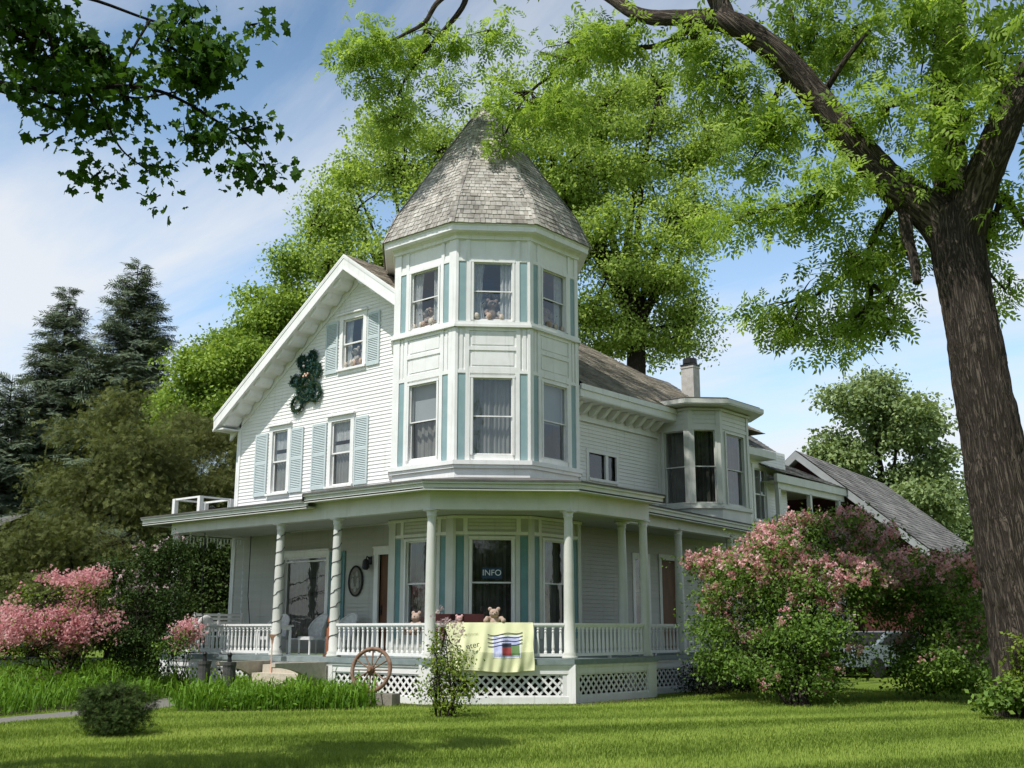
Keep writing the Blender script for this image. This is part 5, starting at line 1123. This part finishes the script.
TOPB = [B(900, -70, D0, 150, 70), B(760, -90, D0-.5, 100, 60), B(1060, -20, D0-1.5, 90, 120), B(560, -70, D0+3.5, 90, 30), B(1090, 170, D0, 50, 90), B(460, -50, D0+4.5, 50, 24)]
o2, C2 = crown('high_crown', 'leaf_ash', e, TOPB, 300, 6, .45, .5, ASH, inner=.2, droop=.3)
cc = []
for j in range(len(C)):
    if j % 3 == 0:
        p = Vector(C[j]); bz = min(ABL, key=lambda b_: (Vector(b_[0])-p).length); q0 = Vector(bz[0])+Vector((0, 0, bz[1][2]*.4)); mb.tube(curve(q0, p, 0, .35, 5), [.026, .02, .015, .01, .006], 4, caps=False)
mb.build('trunk', 'bark', e, smooth=True)
# --- maple hanging in at the top left
e0 = at(-330, 600, 13); base = Vector((e0.x, e0.y, 0)); e = empty('maple_tree', tuple(base), 'dark-leaved maple branch hanging into the top left corner', 'tree'); mb = MB()
MD = 12.5
mb.tube(curve(base-Vector((0, 0, .1)), at(-330, -60, 13), 0, .05, 9), [.42, .36, .34, .33, .32, .31, .30, .29, .27], 14, .05)
for ls in ([(-330, 40, 14, 13), (-150, 50, 9, MD), (-20, 80, 4, MD), (60, 92, 3, MD), (120, 86, 2.4, MD), (170, 95, 1.8, MD), (230, 130, 1.2, MD), (262, 160, .7, MD)], [(-200, 50, 7, MD), (-60, 75, 3.4, MD-.3), (0, 90, 2.6, MD-.3), (45, 105, 1.6, MD-.3), (75, 118, .8, MD)], [(85, 90, 2, MD), (105, 120, 1.4, MD), (122, 150, .9, MD), (150, 172, .6, MD)], [(-100, 40, 4, MD), (0, 10, 3, MD), (70, -5, 2, MD), (150, 20, 1.4, MD), (215, 40, .8, MD)], [(40, 0, 2, MD), (50, 40, 1.5, MD), (62, 92, 1.2, MD)], [(150, 20, 1.6, MD), (130, 55, 1.2, MD), (120, 85, 1, MD)], [(-330, -60, 14, 13), (-150, -160, 8, 11.5), (40, -200, 5, 10.5), (220, -190, 3, 10)], [(110, 88, 1.6, MD), (135, 98, 1.2, MD), (185, 90, .8, MD)]): ipath(ls, MD, .06, 8)
MBL = [B(35, 40, MD, 60, 42), B(105, 45, MD, 55, 42), B(165, 45, MD+.2, 50, 40), B(215, 50, MD, 38, 38), B(60, 85, MD-.3, 55, 24), B(125, 95, MD, 45, 28), B(195, 88, MD, 40, 26), B(20, 105, MD-.3, 28, 22), B(240, 130, MD, 30, 18), B(265, 165, MD, 22, 22), B(185, 135, MD, 38, 18), B(150, 165, MD, 22, 12), B(105, 130, MD, 24, 14), B(100, 172, MD, 14, 12), B(235, 175, MD, 26, 10), B(40, 135, MD, 14, 10), B(160, 195, MD, 10, 6), B(70, 150, MD, 10, 8), B(250, 25, MD, 18, 20)]
o, C = crown('crown', 'leaf_maple', e, boughs(MBL, 4, .5, .55), 420, 8, .135, .13, MAPLE, inner=.1, flat_=.6, up=.6, droop=.35, tvar=.18)
MTB = [(np.array([G_.x-.1*h_, G_.y-.66*h_, h_]), np.array([rr_, rr_, .8])) for G_, h_, rr_ in ((gr(330, 778), 10, 1.2), (gr(70, 780), 10, 1.3), (gr(440, 786), 9.6, 1.0))]+[B(-60, -90, 11.5, 110, 60, 1.0), B(-200, 0, 12, 110, 110)]
o2, C2 = crown('high_crown', 'leaf_maple', e, MTB, 430, 10, .17, .38, MAPLE, inner=.2, droop=.3)
for j in range(0, len(C), 2):
    p = Vector(C[j]); bz = min(MBL, key=lambda b_: (Vector(b_[0])-p).length); mb.tube(curve(Vector(bz[0]), p, 0, .3, 5), [.012, .010, .008, .006, .003], 4, caps=False)
mb.build('trunk', 'bark_dark', e, smooth=True)
# ------------------------------------------------------------------ shrubs
def shrub(name, label, base, blobs, leafmat, ncl, per, size, spread, blooms=None, group=None, stems=9, cat='shrub', rs=.018, flower_part='blossoms', **kw):
    e = empty(name, tuple(base), label, cat, group); mb = MB(); nb_ = kw.pop('nb', 0); lob = boughs(blobs, nb_, .55, .7)+[(c_, r_*.62) for c_, r_ in blobs] if nb_ else blobs; o, C = crown('foliage', leafmat, e, lob, ncl, per, size, spread, **kw); b = Vector(base)
    for k in range(stems):
        c_ = Vector(blobs[k % len(blobs)][0])+Vector((random.uniform(-.3, .3), random.uniform(-.3, .3), random.uniform(-.2, .3))); mb.tube(curve(b+Vector((random.uniform(-.2, .2), random.uniform(-.2, .2), -.05)), c_, .1, .2, 7), [rs*(1.3-.9*i/6) for i in range(7)], 6)
        for j in rng.choice(len(C), 6): mb.tube(curve(c_, C[j], 0, .3, 4), [rs*.5, rs*.4, rs*.3, rs*.15], 4, caps=False)
    mb.build('stems', 'bark_dark', e)
    for bm_ in blooms or []:
        mat, n, pp_, sz, top, sd_ = bm_[:6]; C2, D = sample(lob if len(bm_) < 7 else bm_[6], n*5, .8, .5)
        nz = np.sin(C2[:, 0]*2.9+sd_)+np.sin(C2[:, 1]*3.3+sd_*2)+np.sin(C2[:, 2]*4.1+sd_*3); zz = (C2[:, 2]-C2[:, 2].min())/(np.ptp(C2[:, 2])+1e-6)
        sc_ = nz*.55+zz*top+D[:, 2]*top*.4+rng.random(len(C2))*.9; C2 = C2[np.argsort(-sc_)[:n]]; D2 = unit(rng.normal(size=C2.shape)*.5+np.array([0, 0, .8])); m_ = n*pp_
        P_ = np.repeat(C2, pp_, 0)+rng.normal(size=(m_, 3))*sz*(.75 if mat != 'blossom_pink' else 1.5); lm = LM(); lm.inst(*BLOOM, P_, rdir(m_), unit(np.repeat(D2, pp_, 0)+rng.normal(size=(m_, 3))*.5), sz*rng.uniform(.6, 1.3, m_), np.repeat(rng.normal(.5, .22, n), pp_)+rng.normal(0, .12, m_)); lm.build(flower_part, mat, e)
    return e
P0 = gr(800, 706)
shrub('flowering_shrub', 'largest shrub, with pink blossom on top, right of the porch', (P0.x, P0.y, 0), [B(770, 572, 25.5, 66, 44), B(835, 562, 26, 58, 42), B(800, 615, 25.3, 74, 46), B(738, 598, 25.8, 38, 44), B(765, 655, 24.8, 56, 38), B(830, 640, 25.5, 46, 44), B(820, 532, 26.5, 42, 20), B(720, 568, 26.3, 32, 24), B(800, 680, 24.6, 50, 22), B(735, 640, 25.2, 34, 26), B(785, 540, 26.5, 30, 20), B(712, 612, 26, 18, 22)],
      'leaf_shrub', 2300, 18, .085, .24, [('blossom_rose', 620, 12, .078, 1.9, 1.0), ('blossom_rose', 200, 11, .078, .5, 4.0), ('blossom_pale', 160, 6, .06, 1.4, 2.0)], stems=16, rs=.03, inner=.25, nb=5)
shrub('flowering_shrub', 'darker shrub with dull pink blossom between the largest shrub and the old tree', tuple(gr(930, 694)), [B(930, 592, 27.5, 52, 40), B(905, 570, 28, 40, 32), B(960, 625, 26.5, 36, 52), B(945, 660, 26, 42, 30), B(975, 575, 27.5, 30, 36), B(885, 600, 28, 30, 40), B(930, 640, 27.5, 40, 30), B(915, 672, 27, 44, 22), B(958, 680, 26.6, 34, 18)],
      'leaf_shrub', 1700, 18, .085, .20, [('blossom_rose', 380, 11, .076, 1.9, 3.0), ('blossom_rose', 110, 7, .066, .2, 5.0)], stems=9, rs=.022, tbase=.45, nb=5)
P0 = gr(72, 684)
shrub('azalea_bush', 'bright pink azalea bush at the far left above the daylilies', tuple(P0), [B(62, 605, 28, 46, 28), B(30, 638, 28, 36, 28), B(92, 598, 28.3, 26, 24), B(98, 632, 27.6, 22, 24), B(20, 660, 27.6, 26, 20), B(60, 640, 28, 40, 26), B(5, 630, 28.4, 18, 22)],
      'leaf_yellow', 330, 8, .08, .14, [('blossom_pink', 720, 9, .055, .35, .5), ('blossom_pink', 360, 8, .055, .8, 2.5)], stems=16, rs=.022, tbase=.2, nb=0)
shrub('lilac_bush', 'dark green lilac with a few pale flower heads at the left porch corner', tuple(gr(150, 676)), [B(150, 592, 29, 34, 48), B(170, 560, 29, 24, 30), B(128, 622, 28.6, 28, 34), B(178, 610, 28, 20, 40), B(150, 645, 28, 34, 22), B(120, 580, 29.5, 20, 26)],
      'leaf_lilac', 1100, 18, .075, .18, [('blossom_pale', 46, 6, .07, 1.8, 1.2)], stems=10, rs=.025, tbase=.15, nb=4)
shrub('small_azalea', 'small pink flowering bush in front of the left porch railing', tuple(gr(176, 690)), [B(180, 640, 26.4, 17, 13), B(165, 650, 26.2, 16, 10), B(190, 632, 26.6, 10, 10)], 'leaf_shrub', 60, 8, .07, .09, [('blossom_pink', 70, 7, .06, .6, .8)], stems=6, rs=.012)
shrub('evergreen_shrub', 'dark evergreen shrub seen through the left end of the porch', tuple(gxy(212, 35)), [B(215, 585, 35, 30, 38), B(200, 560, 35.5, 24, 30), B(230, 560, 35.5, 22, 34), B(212, 620, 34.5, 34, 30)], 'leaf_dark', 700, 16, .12, .2, [('blossom_pale', 14, 5, .07, 1.5, 1.0)], stems=8)
shrub('low_hedge', 'low black-green yew hedge along the right side of the porch', (4.2, 6.2, 0), [(np.array([4.3+.14*math.sin(k*2), 3.0+k*.8, .42]), np.array([.62, .7, .52+.06*math.sin(k*3)])) for k in range(9)], 'leaf_hedge', 2200, 14, .075, .10, stems=9, inner=.3, tmpl=NARROW)
shrub('juniper_shrub', 'small round dark evergreen shrub alone on the lawn', tuple(gr(115, 732)), [B(115, 708, 17.6, 30, 20), B(98, 702, 17.6, 18, 16), B(135, 704, 17.6, 18, 16), B(116, 696, 17.7, 20, 12), B(115, 720, 17.5, 30, 14)], 'leaf_dark', 900, 9, .075, .06, stems=8, inner=.45, tmpl=SPRAYW, tbase=.5, tvar=.25, zmin=.02)
P0 = gr(445, 718)
shrub('young_bush', 'slender yellow-green bush with pale blossom tips in front of the banner', tuple(P0), [B(448, 665, 20.4, 26, 18), B(430, 690, 20.2, 20, 16), B(462, 690, 20.2, 20, 18), B(440, 642, 20.5, 11, 14), B(446, 705, 20.2, 20, 12)],
      'leaf_yellow', 260, 9, .06, .11, [('blossom_pale', 40, 5, .04, 1.2, 1.0, [B(436, 622, 20.4, 9, 16), B(450, 632, 20.5, 14, 14), B(410, 650, 20.4, 14, 8)])], stems=14, rs=.012, inner=.1)
shrub('foot_plant', 'leafy green plant at the foot of the old tree', tuple(gr(1004, 712)), [B(1003, 696, 21.2, 20, 11), B(1018, 688, 21.3, 14, 12), B(990, 702, 21, 12, 8)], 'leaf_shrub', 120, 10, .11, .1, stems=5, cat='plant', tbase=.6)
shrub('foot_plant', 'vine climbing the front of the old trunk near the ground', tuple(gr(1020, 700)), [B(1018, 655, 21.35, 12, 22), B(1022, 680, 21.3, 12, 12)], 'leaf_yellow', 60, 8, .08, .08, stems=3, cat='plant')
# garland wreath leaves
lm = LM(); e, wp = WREATH; wp = np.array([list(p) for p in wp]); m_ = 5500; P_ = wp[rng.integers(0, len(wp), m_)]+rng.normal(size=(m_, 3))*np.array([.03, .025, .03]); lm.inst(*NARROW, P_, rdir(m_), unit(rng.normal(size=(m_, 3))+np.array([0, -1., 0])), rng.uniform(.05, .10, m_), rng.random(m_)); lm.build('garland', 'garland', e)
# ------------------------------------------------------------------ daylily beds and lawn blades
def inpoly(P_, poly):
    x, y = P_[:, 0], P_[:, 1]; r_ = np.zeros(len(P_), bool); n = len(poly)
    for i in range(n):
        (x0, y0), (x1, y1) = poly[i], poly[(i+1) % n]; c_ = ((y0 > y) != (y1 > y)) & (x < (x1-x0)*(y-y0)/(y1-y0+1e-12)+x0); r_ ^= c_
    return r_
def bed(label, pix, n, h, tint=.5):
    poly = [tuple(gr(*p).xy) for p in pix]; a = np.array(poly); lo_, hi_ = a.min(0), a.max(0); Q = rng.random((n*4, 2))*(hi_-lo_)+lo_; Q = Q[inpoly(Q, poly)][:n]; m = len(Q)
    clump = .5+.5*np.sin(Q[:, 0]*3.1+1.3*np.sin(Q[:, 1]*2.3))*np.sin(Q[:, 1]*2.7); hgt = h*(.65+.45*clump)*rng.uniform(.7, 1.2, m); P_ = np.c_[Q, np.zeros(m)]
    X = np.c_[rng.normal(size=(m, 2)), np.zeros(m)]; P_[:, :2] += rng.normal(size=(m, 2))*.13; hgt *= np.clip(1+.35*rng.normal(size=m)*.6, .5, 1.6); lm = LM(); kk = rng.choice(m, int(m*.75)); Lp = P_[kk]+np.c_[rng.normal(size=(len(kk), 2))*.12, rng.uniform(.05, .8, len(kk))*hgt[kk]]; lm.inst(*LEAF, Lp, rng.normal(size=Lp.shape)+np.array([0, 0, .2]), rdir(len(kk))*.6+np.array([0, 0, 1.]), rng.uniform(.05, .15, len(kk)), tint-.1+rng.normal(0, .25, len(kk)))
    lm.inst(*LILY, P_, X, np.tile([0, 0, 1.], (m, 1))+rng.normal(size=(m, 3))*.12, hgt, tint+.35*(clump-.5)+rng.normal(0, .15, m)); o = lm.build('daylily_bed', 'lily_leaf'); tag(o, kind='stuff')
    mb = MB(); mb.poly([(x, y, .012) for x, y in poly]); tag(mb.build('bed_soil', 'soil'), kind='structure')
    return o
bed('', [(-60, 722), (0, 716), (75, 709), (130, 704), (168, 698), (192, 690), (205, 684), (195, 675), (120, 674), (0, 680), (-60, 684)], 15000, .52)
bed('', [(176, 711), (260, 711), (330, 710.5), (368, 709), (366, 700), (340, 694), (250, 694), (206, 696)], 8000, .46, .52)
def blades(n, d0, d1, pxa, pxb):
    u = rng.random(n); dist = np.sqrt(d0*d0+u*(d1*d1-d0*d0)); px_ = rng.uniform(pxa, pxb, n); x = (px_-512)/FPX*dist*1.02; return np.c_[CAMX+RTX*x+FWX*dist, CAMY+RTY*x+FWY*dist]
Q = np.concatenate([blades(330000, 11.5, 20, -30, 1060), blades(170000, 20, 30, -30, 1060)])
def near_path(Q):
    d = np.full(len(Q), 9e9); P_ = [np.array(p.xy) for p in PATHP]
    for a, b_ in zip(P_[:-1], P_[1:]):
        ab = b_-a; t_ = np.clip(((Q-a) @ ab)/(ab @ ab), 0, 1); d = np.minimum(d, np.linalg.norm(Q-(a+t_[:, None]*ab), axis=1))
    return d < .5
keep = ~near_path(Q)
for poly in ([(-9, -4.2), (1.7, -4.0), (4.1, -1.7), (4.1, 1.4), (3.6, 1.6), (3.6, 40), (-9, 40)], [tuple(gr(*p).xy) for p in [(-60, 722), (0, 716), (75, 709), (130, 704), (168, 698), (192, 690), (205, 684), (195, 675), (120, 674), (0, 680), (-60, 684)]], [tuple(gr(*p).xy) for p in [(176, 711), (260, 711), (330, 710.5), (368, 709), (366, 700), (340, 694), (250, 694), (206, 696)]]): keep &= ~inpoly(Q, poly)
Q = Q[keep]; m = len(Q)
sx = Q[:, 0]*FWX*0+(Q[:, 0]-CAMX)*RTX+(Q[:, 1]-CAMY)*RTY; sy = (Q[:, 0]-CAMX)*FWX+(Q[:, 1]-CAMY)*FWY
ph_ = (sy-.42*sx+.35*np.sin(sx*.4)+.5*np.sin(sy*.6)); stripe = np.tanh(2.2*np.sin(ph_*2*math.pi/2.5))*(.7+.3*np.sin(ph_*1.1+1)); patchy = np.sin(Q[:, 0]*.9+np.sin(Q[:, 1]*.7)*1.5)*np.sin(Q[:, 1]*1.1+np.sin(Q[:, 0]*.5))
lm = LM(); lean = .42*stripe; X = np.c_[rng.normal(size=(m, 2)), np.zeros(m)]+lean[:, None]*np.array([RTX*.4+FWX, RTY*.4+FWY, 0])
bl_ = (np.array(BLADE[0])*np.array([1, .15, 1])); lm.inst(bl_, BLADE[1], np.c_[Q, np.zeros(m)], X, np.tile([0, 0, 1.], (m, 1))+rng.normal(size=(m, 3))*.15, rng.uniform(.03, .062, m)*(1+.2*patchy), .45+.21*stripe+.17*patchy+.10*np.sin(Q[:, 0]*5.3+2*np.sin(Q[:, 1]*4.1))*np.sin(Q[:, 1]*6.1)+rng.normal(0, .17, m)); tag(lm.build('grass', 'grass_blade'), kind='stuff')
# ------------------------------------------------------------------ unseen trees and hedge added out of frame to darken porch and window glass
def far_side(label, xf, yf, h, rad, n):
    b = Vector((CAMX+RTX*xf+FWX*yf, CAMY+RTY*xf+FWY*yf, 0)); bl = []
    for k in range(n):
        a = 2*math.pi*k/n; f_ = .55 if k else 0
        bl.append((np.array([b.x+rad*f_*math.cos(a), b.y+rad*f_*math.sin(a), h*(.50+.24*math.sin(k*2.3))]), np.array([rad*.66, rad*.66, h*.28])))
    tree('unseen_tree', label, b, b+Vector((0, 0, h*.45)), .4, bl, 'leaf_mid', 620, 16, .6, .8, group='trees added out of frame', ntw=10, nb=4)
for a in (('broad unseen tree added behind the photographer, reflected in the tower windows', -3, -13, 17, 7, 6), ('unseen tree added to the right behind the photographer', 15, -7, 18, 7, 6), ('unseen tree added far right of the lawn', 26, 8, 17, 7, 6), ('unseen tree added to the left behind the photographer', -19, -12, 16, 7, 6)): far_side(*a)

hb = [(np.array([CAMX+RTX*x_+FWX*y_, CAMY+RTY*x_+FWY*y_, 4.2+1.0*math.sin(x_*.7)]), np.array([3.2, 3.2, 4.6])) for x_, y_ in [(-34+4*k, -24+2*math.sin(k)) for k in range(18)]]
shrub('unseen_hedge', 'tall dark hedge added out of frame, mirrored in the porch windows', (CAMX-FWX*24, CAMY-FWY*24, 0), hb, 'leaf_lilac', 2600, 14, .6, .7, stems=4)  # unseen hedge, made tall to keep bright sky off porch and panes
